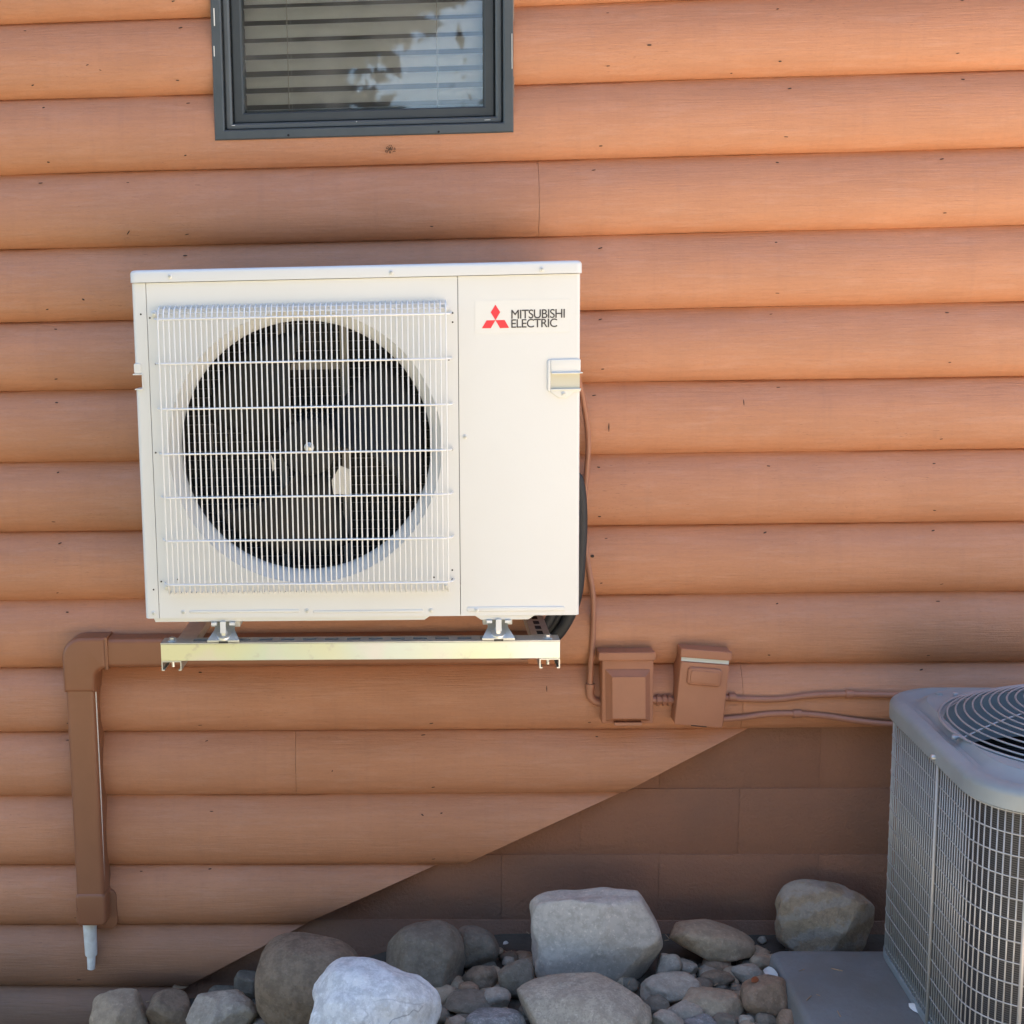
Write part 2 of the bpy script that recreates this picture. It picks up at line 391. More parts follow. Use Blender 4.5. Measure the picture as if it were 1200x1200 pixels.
def log_piece(k, xa, xb, dy, sd, cut=None):
    """one log of the siding between joints k and k+1; xa..xb; bulges towards -Y"""
    n = max(2, int((xb - xa) / .07)); cols = []
    ts = [p[0] for p in PROF]
    zmid = jz(k, 0), jz(k + 1, 0)
    for e in (WZ0, WZ1):
        if zmid[1] < e < zmid[0]: ts.append((e - zmid[1]) / (zmid[0] - zmid[1]))
    ts = sorted(ts)
    us = [i / n for i in range(n + 1)]
    xset = None
    if zmid[0] > WZ0 and zmid[1] < WZ1 and not cut:
        xs_ = [xa + (xb - xa) * u for u in us]
        xs_ = sorted([x for x in xs_ if min(abs(x - WX0), abs(x - WX1)) > .01] + [x for x in (WX0, WX1) if xa < x < xb])
        us = [(x - xa) / (xb - xa) for x in xs_]; xset = xs_
    mb = MB(); vs = []; fs = []
    m = len(ts); tt = {}
    for j, t in enumerate(ts):
        e = xb
        if cut:
            a, b = cut; zz = zmid[1] + t * (zmid[0] - zmid[1]); e = cut_x(k, zz, -prof(t)) if k in CUTPX else b.x + (a.x - b.x) * (zz - b.z) / (a.z - b.z)
        for i, u in enumerate(us):
            x = xa + (e - xa) * u
            zb, zt = jz(k + 1, x), jz(k, x)
            w = noise.noise(Vector((x * 1.3, k * 7.1 + sd, t * 1.5))) * .0022 + noise.noise(Vector((x * 6, k * 3.3, t * 4 + sd))) * .0007
            z = zb + .0003 + t * (zt - zb - .0005) + noise.noise(Vector((x * 1.7, k + 3.3, 0))) * .0012 * (1 - abs(2 * t - 1))
            if xset:
                if abs(t - (WZ0 - zmid[1]) / (zmid[0] - zmid[1])) < 1e-6: z = WZ0
            wob = noise.noise(Vector((x * 2.2, k * 5.0, 9))) * .0012
            if t == 0: z += wob
            y = -(prof(t) + (w if 0 < t < 1 else w * .3)) + dy
            vs.append((x, y, z))
    c = len(us)
    for j in range(m - 1):
        for i in range(c - 1):
            if xset:
                xm = (vs[j * c + i][0] + vs[j * c + i + 1][0]) / 2; zm = (vs[j * c + i][2] + vs[(j + 1) * c + i][2]) / 2
                if WX0 < xm < WX1 and WZ0 - .001 < zm < WZ1: continue
            fs.append((j * c + i, j * c + i + 1, (j + 1) * c + i + 1, (j + 1) * c + i))
    # end faces back to the sheathing
    for i, rev in ((0, 0), (c - 1, 1)):
        base = len(vs)
        for j in range(m): vs.append((vs[j * c + i][0], .013, vs[j * c + i][2]))
        for j in range(m - 1): fs.append((j * c + i, (j + 1) * c + i, base + j + 1, base + j))
    # underside and top back to the sheathing
    for j in (0, m - 1):
        base = len(vs)
        for i in range(c): vs.append((vs[j * c + i][0], .013, vs[j * c + i][2]))
        for i in range(c - 1):
            if xset and j == m - 1 and WX0 < (vs[j * c + i][0] + vs[j * c + i + 1][0]) / 2 < WX1 and WZ0 < jz(k, 0) < WZ1: continue
            if xset and j == 0 and WX0 < (vs[j * c + i][0] + vs[j * c + i + 1][0]) / 2 < WX1 and WZ0 < jz(k + 1, 0) < WZ1: continue
            fs.append((j * c + i, j * c + i + 1, base + i + 1, base + i))
    mb.add(vs, fs)
    return obj('siding_log', mb, M_log, wall, auto=50)
for k in range(-3, 17):
    sp = [X0] + SPL.get(k, []) + [X1]
    cut = CUT.get(k)
    if cut: sp = [X0] + [s for s in SPL.get(k, []) if s < cut[1].x - .05] + [99]
    for i in range(len(sp) - 1):
        a, b = sp[i] + (.0005 if i else 0), sp[i + 1] - (.0004 if i + 2 < len(sp) else 0)
        log_piece(k, a, b, random.choice((0, -.0015, .001)) if len(sp) > 2 else 0, k * 2.7 + i, cut if (cut and i == len(sp) - 2) else None)
# sheathing behind the logs, round the window opening
mb = MB(); YS0, YS1 = .014, .12
mb.box(X0, WX0 - .004, YS0, YS1, .55, 3.0); mb.box(WX1 + .004, X1, YS0, YS1, .55, 3.0)
mb.box(WX0 - .004, WX1 + .004, YS0, YS1, .55, WZ0 - .004); mb.box(WX0 - .004, WX1 + .004, YS0, YS1, WZ1 + .004, 3.0)
obj('sheathing', mb, M_dark, wall)

# nail heads, set slightly into the logs: short dark dents in two rows per log
def log_y(k, x, z):
    zb, zt = jz(k + 1, x), jz(k, x); t = (z - zb) / (zt - zb); return -prof(max(0, min(1, t)))
def dent(mb, k, x, z, w, h, tilt=0.0, lift=.0026):
    vs = []
    n = 6
    for i in range(n):
        a = 2 * PI * i / n; dx, dz = math.cos(a) * w, math.sin(a) * h
        X, Z = x + dx * math.cos(tilt) - dz * math.sin(tilt), z + dx * math.sin(tilt) + dz * math.cos(tilt)
        vs.append((X, log_y(k, X, Z) - lift, Z))
    mb.add(vs, [tuple(range(n))])
nmb = MB()
for k in range(0, 15):
    for px in (-390, -180, 60, 224, 500, 702, 908, 1104, 1310, 1520):
        x = at(px + 7 * math.sin(k * 1.9 + px), 400, -.03).x
        lim = CUT[k][1].x if k in CUT else 9
        if x > lim: continue
        for t in (.86, .17):
            if random.random() < .3: continue
            xx = x + random.uniform(-.014, .014); z = jz(k + 1, x) + (t + random.uniform(-.04, .04)) * .178
            if WX0 - .02 < xx < WX1 + .02 and z > WZ0 - .04: continue
            dent(nmb, k, xx, z, random.uniform(.0035, .0062), random.uniform(.0009, .0017), random.uniform(-.15, .35))
for k, px, py, w, h, tl in ((4, 152, 273, .007, .0014, .9), (4, 150, 214, .004, .001, 0), (11, 390, 900, .003, .0013, 1), (12, 495, 953, .004, .0016, -.6),
                        (1, 105, 78, .004, .0012, .3), (1, 120, 84, .003, .001, -.4), (6, 712, 500, .0012, .012, 0), (7, 693, 650, .005, .004, 0),
                        (5, 100, 351, .004, .002, -.5), (1, 759, 55, .006, .002, 0), (2, 857, 86, .003, .001, 0),
                        (10, 640, 805, .0012, .008, 0), (6, 870, 471, .001, .008, 0), (13, 165, 1022, .004, .001, 0)):
    p = at(px, py, -.03); dent(nmb, k if jz(k, p.x) > p.z > jz(k + 1, p.x) else next(q for q in range(-5, 16) if jz(q, p.x) >= p.z > jz(q + 1, p.x)), p.x, p.z, w, h, tl)
stuff(obj('nail_dent', nmb, M_nail, wall))
kmb = MB()
p = at(457, 176, -.033)
for i in range(46):
    a = random.uniform(0, 6.3); d = random.random() ** .8
    kk = 2
    dent(kmb, kk, p.x + math.cos(a) * d * .013, p.z + math.sin(a) * d * .009, random.uniform(.0008, .0034), random.uniform(.0006, .0014), random.uniform(-1.4, 1.4), .0042 + i * .00003)
obj('knot', kmb, M_knot, wall)
# old caulk lines where the painter skipped the siding joint
cmb = MB()
p = at(640, 812, -.03)

# window ---------------------------------------------------------------
def ring(mb, x0, x1, z0, z1, w, yf, yb, bev=.003):
    o = [(x0, z0), (x1, z0), (x1, z1), (x0, z1)]; i_ = [(x0 + w, z0 + w), (x1 - w, z0 + w), (x1 - w, z1 - w), (x0 + w, z1 - w)]
    o2 = inset(o, bev); i2 = inset(i_, -bev)
    vs = [(x, yb, z) for x, z in o] + [(x, yf + bev, z) for x, z in o] + [(x, yf, z) for x, z in o2] + \
         [(x, yf, z) for x, z in i2] + [(x, yf + bev, z) for x, z in i_] + [(x, yb, z) for x, z in i_]
    fs = []
    for r in range(5):
        for k in range(4): fs.append((r * 4 + k, r * 4 + (k + 1) % 4, (r + 1) * 4 + (k + 1) % 4, (r + 1) * 4 + k))
    for k in range(4): fs.append((k, (k + 1) % 4, 20 + (k + 1) % 4, 20 + k))
    return mb.add(vs, fs)
mb = MB(); ring(mb, FX0, FX1, FZ0, FZ1, .0235, YW, .05)
frame = obj('window', mb, M_frame, wall)
mb = MB(); ring(mb, FX0 + .0245, FX1 - .0245, FZ0 + .0245, FZ1 - .0245, .016, -.037, .05, .004)
obj('frame', mb, mk('grey_sash_light', (.11, .125, .135), .4, metal=.2, col2=(.09, .105, .115), nscale=9), frame)
mb = MB(); ring(mb, FX0 + .0415, FX1 - .0415, FZ0 + .0415, FZ1 - .0415, .026, -.018, .05, .004)
obj('sash', mb, M_sash, frame)
mb = MB(); gx0, gx1, gz0_, gz1_ = FX0 + .066, FX1 - .066, FZ0 + .066, FZ1 - .066
mb.box(gx0, gx1, .008, .012, gz0_, gz1_)
obj('pane', mb, M_glass, frame)
mb = MB()
for px, py in ((338, 160), (514, 156)): q = at(px, py, YW); mb.disc(q.x, q.z + .003, .0028, YW - .0012, YW + .002, 8)
stuff(obj('weep_hole', mb, M_hole, frame))
mb = MB()
for px, py, w, h in ((518, 148, .0035, .0012), (274, 147.5, .004, .0008), (571, 141, .007, .0006), (418, 143, .001, .001), (473, 149, .001, .0012), (248, 20, .0012, .02), (250, 60, .001, .012), (602, 60, .0006, .04)):
    q = at(px, py, -.03); y = -.0378 if 255 < px < 595 else YW - .0004
    if y < -.05: q = at(max(251, min(600, px)), py, YW)
    mb.box(q.x - w, q.x + w, y - .0003, y + .001, q.z - h, q.z + h)
stuff(obj('paint_nick', mb, M_scratch, frame))
mb = MB(); mb.box(FX1 + .001, FX1 + .0035, -.034, .01, FZ0 - .002, FZ1); mb.box(FX0 - .0035, FX0 - .001, -.034, .01, FZ0 - .002, FZ1)
obj('caulk_bead', mb, mk('dark_caulk', (.16, .07, .045), .7, col2=(.4, .33, .27), nscale=14, nmix=.3), frame)
# dim room behind the window
room = mk('room_plaster', (.33, .31, .28), .9)
mb = MB(); mb.add([(-1.5, .12, .9), (1.5, .12, .9), (1.5, 2.6, .9), (-1.5, 2.6, .9), (-1.5, .12, 3.3), (1.5, .12, 3.3), (1.5, 2.6, 3.3), (-1.5, 2.6, 3.3)],
       [(0, 1, 2, 3), (4, 7, 6, 5), (1, 5, 6, 2), (2, 6, 7, 3), (3, 7, 4, 0)])
struct(obj('room_interior', mb, room))
# venetian blind
blind = thing('window_blind', 'grey green venetian blind hanging inside the dark framed window', 'blind', (-.12, .06, 2.05))
sl = MB(); wbl = (gx1 - gx0) / 2 + .006
cr = []
for i in range(7):
    u = i / 6 * 2 - 1; cr.append((u * .024, .0035 * (1 - u * u)))
a = math.radians(-25)
prof_s = [(d * math.cos(a) - h * math.sin(a), d * math.sin(a) + h * math.cos(a)) for d, h in cr]
vs = []
for x in (-wbl, wbl):
    for (y, z) in prof_s: vs.append((x, y, z))
    for (y, z) in reversed(prof_s): vs.append((x, y + .0012, z + .0012))
n = 14
sl.add(vs, [(i, (i + 1) % n, n + (i + 1) % n, n + i) for i in range(n)] + [tuple(range(n)), tuple(reversed(range(n, 2 * n)))])
slm = mesh_of('slat', sl, M_slat, auto=40)
zs = [at(420, y, .055).z for y in (133, 113.5, 94, 74, 54, 34)]
step = (zs[-1] - zs[0]) / 5
for i in range(22):
    z = zs[0] + step * i
    if z > 2.76: break
    inst('slat', slm, ((gx0 + gx1) / 2, .055, z + random.uniform(-.0006, .0006)), blind, (random.uniform(-.03, .03), random.uniform(-.002, .002), 0))
mb = MB(); mb.prism(rrect(gx0 - .004, gx1 + .004, zs[0] - step - .008, zs[0] - step + .006, .004), .04, .075, .002); obj('bottom_rail', mb, M_slat, blind)
for px in (337, 512):
    x = at(px, 60, .03).x
    mb = MB(); mb.tube([(x, .033, zs[0] - step), (x, .033, 2.78)], .0011, 6); mb.tube([(x + .004, .078, zs[0] - step), (x + .004, .078, 2.78)], .0009, 6)
    obj('cord', mb, M_cord, blind)

# ------------------------------------------------------------------ unseen roof, added to keep sun off the wall and near ground
M_roof = mk('brown_shingle', (.09, .075, .065), .9, col2=(.13, .11, .09), nscale=20)
M_soffit = mk('soffit_board', (.42, .24, .16), .7)
roof = thing('shade_roof', 'unseen brown roof added above the log wall to cast shade', 'roof', (0, 0, 3.0))
mb = MB(); mb.add([(X0 - .3, -.30, 3.02), (X1 + .3, -.30, 3.02), (X1 + .3, 4.2, 4.7), (X0 - .3, 4.2, 4.7), (X0 - .3, -.30, 3.08), (X1 + .3, -.30, 3.08), (X1 + .3, 4.2, 4.76), (X0 - .3, 4.2, 4.76)],
       [(0, 3, 2, 1), (4, 5, 6, 7), (0, 1, 5, 4), (1, 2, 6, 5), (2, 3, 7, 6), (3, 0, 4, 7)])
obj('roof_slope', mb, M_roof, roof)
mb = MB(); mb.box(X0 - .3, X1 + .3, -.32, -.302, 2.96, 3.08); obj('fascia', mb, M_soffit, roof)
mb = MB(); mb.box(X0 - .3, X1 + .3, -.300, .1, 2.98, 3.00); obj('soffit', mb, M_soffit, roof)

# ------------------------------------------------------------------ foundation
def splash(m, c2, z0, z1, amt):
    N = m.node_tree.nodes; L = m.node_tree.links; b = N['Principled BSDF']; tc = N.new('ShaderNodeTexCoord')
    sx = N.new('ShaderNodeSeparateXYZ'); L.new(tc.outputs['Object'], sx.inputs[0])
    n = N.new('ShaderNodeTexNoise'); n.inputs['Scale'].default_value = 9; n.inputs['Detail'].default_value = 7; L.new(tc.outputs['Object'], n.inputs['Vector'])
    ad = N.new('ShaderNodeMath'); ad.operation = 'MULTIPLY_ADD'; ad.inputs[1].default_value = .30; L.new(n.outputs[0], ad.inputs[0]); L.new(sx.outputs[2], ad.inputs[2])
    mr = N.new('ShaderNodeMapRange'); mr.inputs[1].default_value = z1; mr.inputs[2].default_value = z0; mr.inputs[3].default_value = 0; mr.inputs[4].default_value = amt; L.new(ad.outputs[0], mr.inputs[0])
    x = N.new('ShaderNodeMix'); x.data_type = 'RGBA'; src = b.inputs['Base Color'].links[0].from_socket
    L.new(mr.outputs[0], x.inputs[0]); L.new(src, x.inputs[6]); x.inputs[7].default_value = (*c2, 1); L.new(x.outputs[2], b.inputs['Base Color'])
splash(M_pad, (.22, .19, .15), .17, .30, .35)
splash(M_block, (.22, .15, .105), .52, .64, .45)   # block meshes are local to the wall base at z = -0.4
fnd = thing('foundation_wall', 'dark brown painted concrete block foundation below the slanted siding edge', 'wall', (0, .1, -.4))
rows = [(.3555, .5335, 0), (.1785, .3540, .5), (-.0010, .1770, 0), (-.18, -.0025, .5), (-.42, -.1815, 0)]
xj = at(962, 880, .01).x
for r, (za, zb, off) in enumerate(rows):
    yf = .0120 - .0040 * min(r, 3)
    i0 = int((X0 - xj) / .4064) - 2
    for i in range(i0, i0 + 24):
        xa = xj + (i + off) * .4064; xb = xa + .4064
        if xb < X0 or xa > X1: continue
        mb = MB(); za_, zb_ = za - .0003, zb + .0022; o = [(xa + .0002, za_), (xb - .0002, za_), (xb - .0002, zb_), (xa + .0002, zb_)]
        mb.prism(o, yf - random.uniform(0, .0003), .11, .0009, 2); obj('block', mb, M_block, fnd, auto=40)
mb = MB(); mb.box(X0, X1, .0195, .105, -.43, .54); obj('mortar', mb, M_block, fnd)
mb = MB(); mb.box(X0, 9, .0, .0128, .534, .55)

# ------------------------------------------------------------------ brown line-set cover
cov = thing('line_cover', 'brown plastic pipe cover running behind the metal channel and turning down the wall', 'pipe cover', (-.75, -.03, 0))
YF, YB = -.105, -.028
a1 = at(124, 749, YF); a2 = at(124, 783, YF); zt, zb = a1.z, a2.z
xe = at(619, 775, YF).x
def hbox(x0, x1, z0, z1, m, name, par, yf=YF, yb=YB, r=.012, bev=.011):
    mb = MB(); mb.prism(rrect(x0, x1, z0, z1, r), yf, yb, bev, 4); return obj(name, mb, m, par, auto=45)
# straight run, section rounded on the long edges
def sec_h(z0, z1, yf, yb, r, seg=5):
    o = [(yb, z0)]
    for i in range(seg + 1):
        a = PI / 2 * i / seg; o.append((yf + r - r * math.sin(a), z0 + r - r * math.cos(a)))
    for i in range(seg + 1):
        a = PI / 2 * i / seg; o.append((yf + r - r * math.cos(a), z1 - r + r * math.sin(a)))
    o.append((yb, z1)); return o
s = sec_h(zb, zt, YF, YB, .012)
mb = MB(); mb.loft([[(a1.x - .01, y, z) for y, z in s], [(xe, y, z) for y, z in s]]); obj('straight_cover', mb, M_brown, cov, auto=50)
v1a, v1b = at(77.5, 812, YF), at(111, 812, YF); v2a, v2b = at(88, 1050, YF), at(121.5, 1050, YF)
s1 = sec_h(0, 1, YF, YB, .0)   # not used directly
def sec_v(x0, x1, z, yf, yb, r, seg=5):
    o = [(x0, yb, z)]
    for i in range(seg + 1):
        a = PI / 2 * i / seg; o.append((x0 + r - r * math.cos(a), yf + r - r * math.sin(a), z))
    for i in range(seg + 1):
        a = PI / 2 * i / seg; o.append((x1 - r + r * math.sin(a), yf + r - r * math.cos(a), z))
    o.append((x1, yb, z)); return o
VX0, VX1 = (v1a.x + v2a.x) / 2, (v1b.x + v2b.x) / 2
mb = MB(); mb.loft([sec_v(VX0, VX1, v1a.z + .02, YF, YB, .012), sec_v(VX0, VX1, v2a.z - .01, YF, YB, .012)]); obj('straight_cover', mb, M_brown, cov, auto=50)
# elbow
e = .003
A = at(72, 808, YF); ex0 = VX0 - e * 1.5; ex1 = VX1 + e; ez1 = zt + e * 1.5; ez0 = zb - e; xr = a1.x; zlow = v1a.z
def arc(cx, cz, r, a0, a1_, n=8): return [(cx + r * math.cos(a0 + (a1_ - a0) * i / n), cz + r * math.sin(a0 + (a1_ - a0) * i / n)) for i in range(n + 1)]
ro, ri = .052, max(.012, a1.x - (VX1 + .003) - .006)
out = [(ex0, zlow), (ex1, zlow)] + arc(ex1 + ri, ez0 - ri, ri, PI, PI / 2) + [(xr, ez0), (xr, ez1)] + arc(ex0 + ro, ez1 - ro, ro, PI / 2, PI)
mb = MB(); mb.prism(out, YF - e, YB, .011, 4); obj('elbow', mb, M_brown, cov, auto=45)
mb = MB(); mb.prism(rrect(xr - .004, xr + .004, ez0 - .001, ez1 + .001, .002), YF - e - .001, YB, .002); obj('joint_rim', mb, M_brown, cov, auto=45)
# end fitting with wall flange
mb = MB(); zc0, zc1 = at(105, 1085, YF).z, at(105, 1047, YF).z
mb.prism(rrect(VX0 - .003, VX1 + .003, zc0, zc1, .014), YF - .004, YB, .009, 4); obj('end_cap', mb, M_brown, cov, auto=45)
mb = MB(); f0, f1 = at(88, 1087, -.045), at(137, 1045, -.045)
mb.prism(rrect(VX0 - .012, f1.x, f0.z, f1.z + .01, .022, 6), -.054, -.03, .003); obj('flange', mb, M_brown, cov, auto=45)
# pale unpainted edge in the snap joint of the downward run
p0, p1 = at(111.5, 808, YF + .014), at(120.5, 1035, YF + .014)
mb = MB(); mb.tube([(VX1 + .0002, YF + .0135, p0.z), (VX1 + .0006, YF + .0145, (p0.z + p1.z) / 2), (VX1 - .0006, YF + .0135, p1.z)], [.0022, .0016, .0006], 6)
obj('snap_edge', mb, M_scratch, cov)
mb = MB(); q = at(88, 1066, YF - .004); mb.disc(q.x + .004, q.z, .0018, YF - .006, YF, 8); obj('screw', mb, M_pbox, cov)
# white drain pipe
dr = thing('drain_pipe', 'short white plastic drain pipe poking out below the brown pipe cover', 'pipe', (-.8, -.07, -.05))
q0, q1, q2 = at(105, 1080, -.07), at(104.5, 1119, -.07), at(103, 1135, -.07)
mb = MB(); r_ = .0178
mb.tube([(q0.x, -.07, q0.z), (q0.x, -.07, q1.z + .002), (q0.x, -.07, q1.z)], [r_, r_ * .9, r_ * .84], 20); obj('adapter', mb, M_pvc, dr, auto=50)
mb = MB(); mb.tube([(q0.x, -.07, q1.z + .001), (q0.x - .002, -.07, q2.z)], [.0115, .0100], 16); obj('spigot', mb, M_pvc, dr, auto=50)

# ------------------------------------------------------------------ outdoor heat pump unit
UX0, UX1, UZ0, UZ1, UF, UB = -.6015, .3415, .9345, 1.6865, -.5, -.17
unit = thing('heat_pump', 'off white boxy outdoor unit with round fan grille mounted on the log wall', 'heat pump', (-.13, -.335, UZ0))
LZ = 1.6600
SX = .0870
# top cover: rounded lip all round
mb = MB()
def plan(x0, x1, y0, y1, r, z, seg=5):
    o = []
    for cx, cy, a0 in ((x1 - r, y0 + r, -PI / 2), (x1 - r, y1 - r, 0), (x0 + r, y1 - r, PI / 2), (x0 + r, y0 + r, PI)):
        for i in range(seg + 1):
            a = a0 + PI / 2 * i / seg; o.append((cx + r * math.cos(a), cy + r * math.sin(a), z))
    return o
lid = []
lid.append(plan(UX0 - .0025, UX1 + .0035, UF - .005, UB + .005, .014, LZ + .0005))
for i in range(5):
    a = PI / 2 * i / 4; d = .008 * (1 - math.cos(a)); lid.append(plan(UX0 - .0025 + d, UX1 + .0035 - d, UF - .005 + d, UB + .005 - d, .014, UZ1 - .008 + .008 * math.sin(a)))
mb.loft(lid); obj('top_cover', mb, M_white, unit, auto=50)
# left corner panel
mb = MB(); r = .010
sec = [(UX0 + .0305, UF)] + [(UX0 + r - r * math.sin(PI / 2 * i / 5), UF + r - r * math.cos(PI / 2 * i / 5)) for i in range(6)] + [(UX0, UB), (UX0 + .002, UB), (UX0 + .002, UF + .012), (UX0 + .0305, UF + .003)]
nl_z = at(160, 441, UF).z; hz0, hz1 = at(160, 456, UF).z, at(160, 439, UF).z
# the side panel is cut by the left hand-hold: build above, below and inner strip
mb.loft([[(x, y, UZ0) for x, y in sec], [(x, y, hz0) for x, y in sec]])
mb.loft([[(x, y, hz1) for x, y in sec], [(x, y, LZ - .0006) for x, y in sec]])
mb.box(UX0 + .0165, UX0 + .0305, UF, UF + .004, hz0, hz1)
mb.box(UX0 + .004, UX0 + .006, UF + .06, UB, hz0, hz1)
obj('corner_panel', mb, M_white, unit, auto=50)
# left handle recess
mb = MB()
mb.box(UX0 + .0055, UX0 + .0165, UF + .001, UF + .04, hz0 - .0005, hz0 + .0005)
mb.prism(rrect(UX0 - .004, UX0 + .0165, hz1 - .001, hz1 + .0018, .0008), UF - .004, UF + .05, .0006)
mb.prism(rrect(UX0 - .001, UX0 + .0165, hz0 - .002, hz0 + .0008, .0008), UF - .003, UF + .05, .0006)
mb.prism(rrect(UX0 + .015, UX0 + .0175, hz0, hz1, .0008), UF - .003, UF + .04, .0006)
mb.prism(rrect(UX0 - .0015, UX0 + .014, hz1 + .002, hz1 + .024, .004), UF - .0025, UF + .03, .002)
obj('handle', mb, M_white, unit)
# fan panel with a rolled round opening
PX0, PX1, PZ0, PZ1 = UX0 + .0317, SX - .0007, UZ0, LZ - .0006
fc = at(358.5, 523, UF); cx, cz = fc.x - .003, fc.z - .004; RT, RO = .2700, .2935
n = 144
angs = [2 * PI * k / n for k in range(n)]
def onrect(a):
    dx, dz = math.cos(a), math.sin(a); t = 1e9
    if dx > 1e-9: t = min(t, (PX1 - cx) / dx)
    if dx < -1e-9: t = min(t, (PX0 - cx) / dx)
    if dz > 1e-9: t = min(t, (PZ1 - cz) / dz)
    if dz < -1e-9: t = min(t, (PZ0 - cz) / dz)
    return (cx + dx * t, cz + dz * t)
rect = [onrect(a) for a in angs]
for qx, qz in ((PX0, PZ0), (PX1, PZ0), (PX1, PZ1), (PX0, PZ1)):
    k = min(range(n), key=lambda i: (rect[i][0] - qx) ** 2 + (rect[i][1] - qz) ** 2); rect[k] = (qx, qz)
rings = [[(x, UF + .008, z) for x, z in rect], [(x, UF, z) for x, z in rect]]
rings.append([(cx + (RO + .002) * math.cos(a), UF, cz + (RO + .002) * math.sin(a)) for a in angs])
for q1_, q2_ in ((0, 0), (.03, .05), (.25, .22), (.5, .45), (.75, .72), (.93, .95), (1, 1.15), (1, 1.3)):
    rr = RO - (RO - RT) * q1_; yy = UF + .026 * q2_
    rings.append([(cx + rr * math.cos(a), yy, cz + rr * math.sin(a)) for a in angs])
rings.append([(cx + RT * math.cos(a), UF + .040, cz + RT * math.sin(a)) for a in angs])
mb = MB(); mb.loft(rings, False, False)
# shallow pressed rib near the bottom edge
obj('fan_panel', mb, M_white, unit, auto=28)
def rib(pxa, pxb, py, h, name='pressed_rib'):
    a_, b_ = at(pxa, py, UF), at(pxb, py, UF); mb = MB()
    mb.prism(rrect(a_.x, b_.x, a_.z - h, a_.z + h, h * .9), UF - .0022, UF + .001, .002); return obj(name, mb, M_white, unit, auto=50)
rib(222, 351, 717, .0032); rib(367, 496, 717, .0032); rib(547, 662, 714, .0055)
# service panel, wraps the right side
mb = MB(); r = .008
sec = [(SX + .0007, UF + .006), (SX + .0007, UF)] + [(UX1 - r + r * math.sin(PI / 2 * i / 5), UF + r - r * math.cos(PI / 2 * i / 5)) for i in range(6)] + [(UX1, UB), (UX1 - .002, UB), (UX1 - .002, UF + .01)]
mb.loft([[(x, y, UZ0) for x, y in sec], [(x, y, LZ - .0006) for x, y in sec]]); obj('service_panel', mb, M_white, unit, auto=50)
# base pan
mb = MB(); bx0, bx1 = at(180, 726, UF + .008).x, at(505, 726, UF + .008).x
o = [(bx0, UZ0), (bx0 + .004, UZ0 - .010), (bx1 - .014, UZ0 - .010), (bx1, UZ0)]
mb.prism(list(reversed(o)) if False else o, UF + .006, UB - .004, .002)
c0, c1 = at(556, 726, UF + .006).x, at(627, 726, UF + .006).x
mb.prism([(c0, UZ0 - .0005), (c0 + .014, UZ0 - .0105), (c1 - .014, UZ0 - .0105), (c1, UZ0 - .0005)], UF + .004, UB - .004, .002)
mb.box(UX0 + .004, UX1 - .003, UF + .012, UB - .004, UZ0 - .003, UZ0 + .0005)
obj('base_pan', mb, M_white, unit)
mb = MB(); mb.box(SX - .002, SX, UF + .008, UB, UZ0 + .001, LZ); mb.box(UX0 + .003, UX1 - .003, UB - .002, UB, UZ0 + .001, LZ)
obj('inner_partition', mb, M_dark, unit)  # white inner panels coloured dark to stand in for shade in the casing
# shroud behind the opening, shade put into its dark colour
rr_ = [[(cx + q * math.cos(a), y, cz + q * math.sin(a)) for a in angs[::2]] for q, y in ((RT + .0005, UF + .041), (RT + .012, UF + .13))]
mb = MB(); mb.loft(rr_, False, False); obj('shroud', mb, M_dark, unit, smooth=True)
# coil and its grid
mb = MB(); mb.box(UX0 + .01, SX - .006, UB - .034, UB - .004, UZ0 + .004, LZ - .004); obj('coil', mb, M_coil, unit)
gm = MB(); gm.tube([(-.30, 0, 0), (.30, 0, 0)], .0011, 5); hme = mesh_of('coil_wire', gm, M_grid)
gm = MB(); gm.tube([(0, 0, -.30), (0, 0, .30)], .0011, 5); vme = mesh_of('coil_wire', gm, M_grid)
gg = obj('coil_guard', MB().tube([(cx - .31, UB - .05, cz - .31), (cx + .31, UB - .05, cz - .31), (cx + .31, UB - .05, cz + .31), (cx - .31, UB - .05, cz + .31), (cx - .31, UB - .05, cz - .31)], .002, 6), M_grid, unit)
for i in range(28): inst('coil_wire', hme, (cx, UB - .05, cz - .285 + i * .021), gg)
for i in range(15): inst('coil_wire', vme, (cx - .28 + i * .04, UB - .052, cz), gg)
# motor stand: pale steel ladder behind the fan
mb = MB()
xa, xb_ = at(331, 430, -.3).x, at(402, 430, -.3).x
mb.box(xb_ - .006, xb_ + .014, -.305, -.295, UZ0 + .01, LZ - .01)
mb.box(xa - .010, xa + .008, -.305, -.295, UZ0 + .01, LZ - .01)
for py in (429, 605): z = at(360, py, -.3).z; mb.box(xa + .009, xb_ - .007, -.303, -.297, z - .008, z + .008)
obj('motor_stand', mb, mk('stand_steel', (.30, .30, .285), .5), unit)
mb = MB(); mb.disc(0, 0, .07, -.385, -.30, 32, .004)
mb.v = [(x + cx + .006, y, z + cz - .003) for x, y, z in mb.v]; obj('motor', mb, M_fan, unit, auto=40)
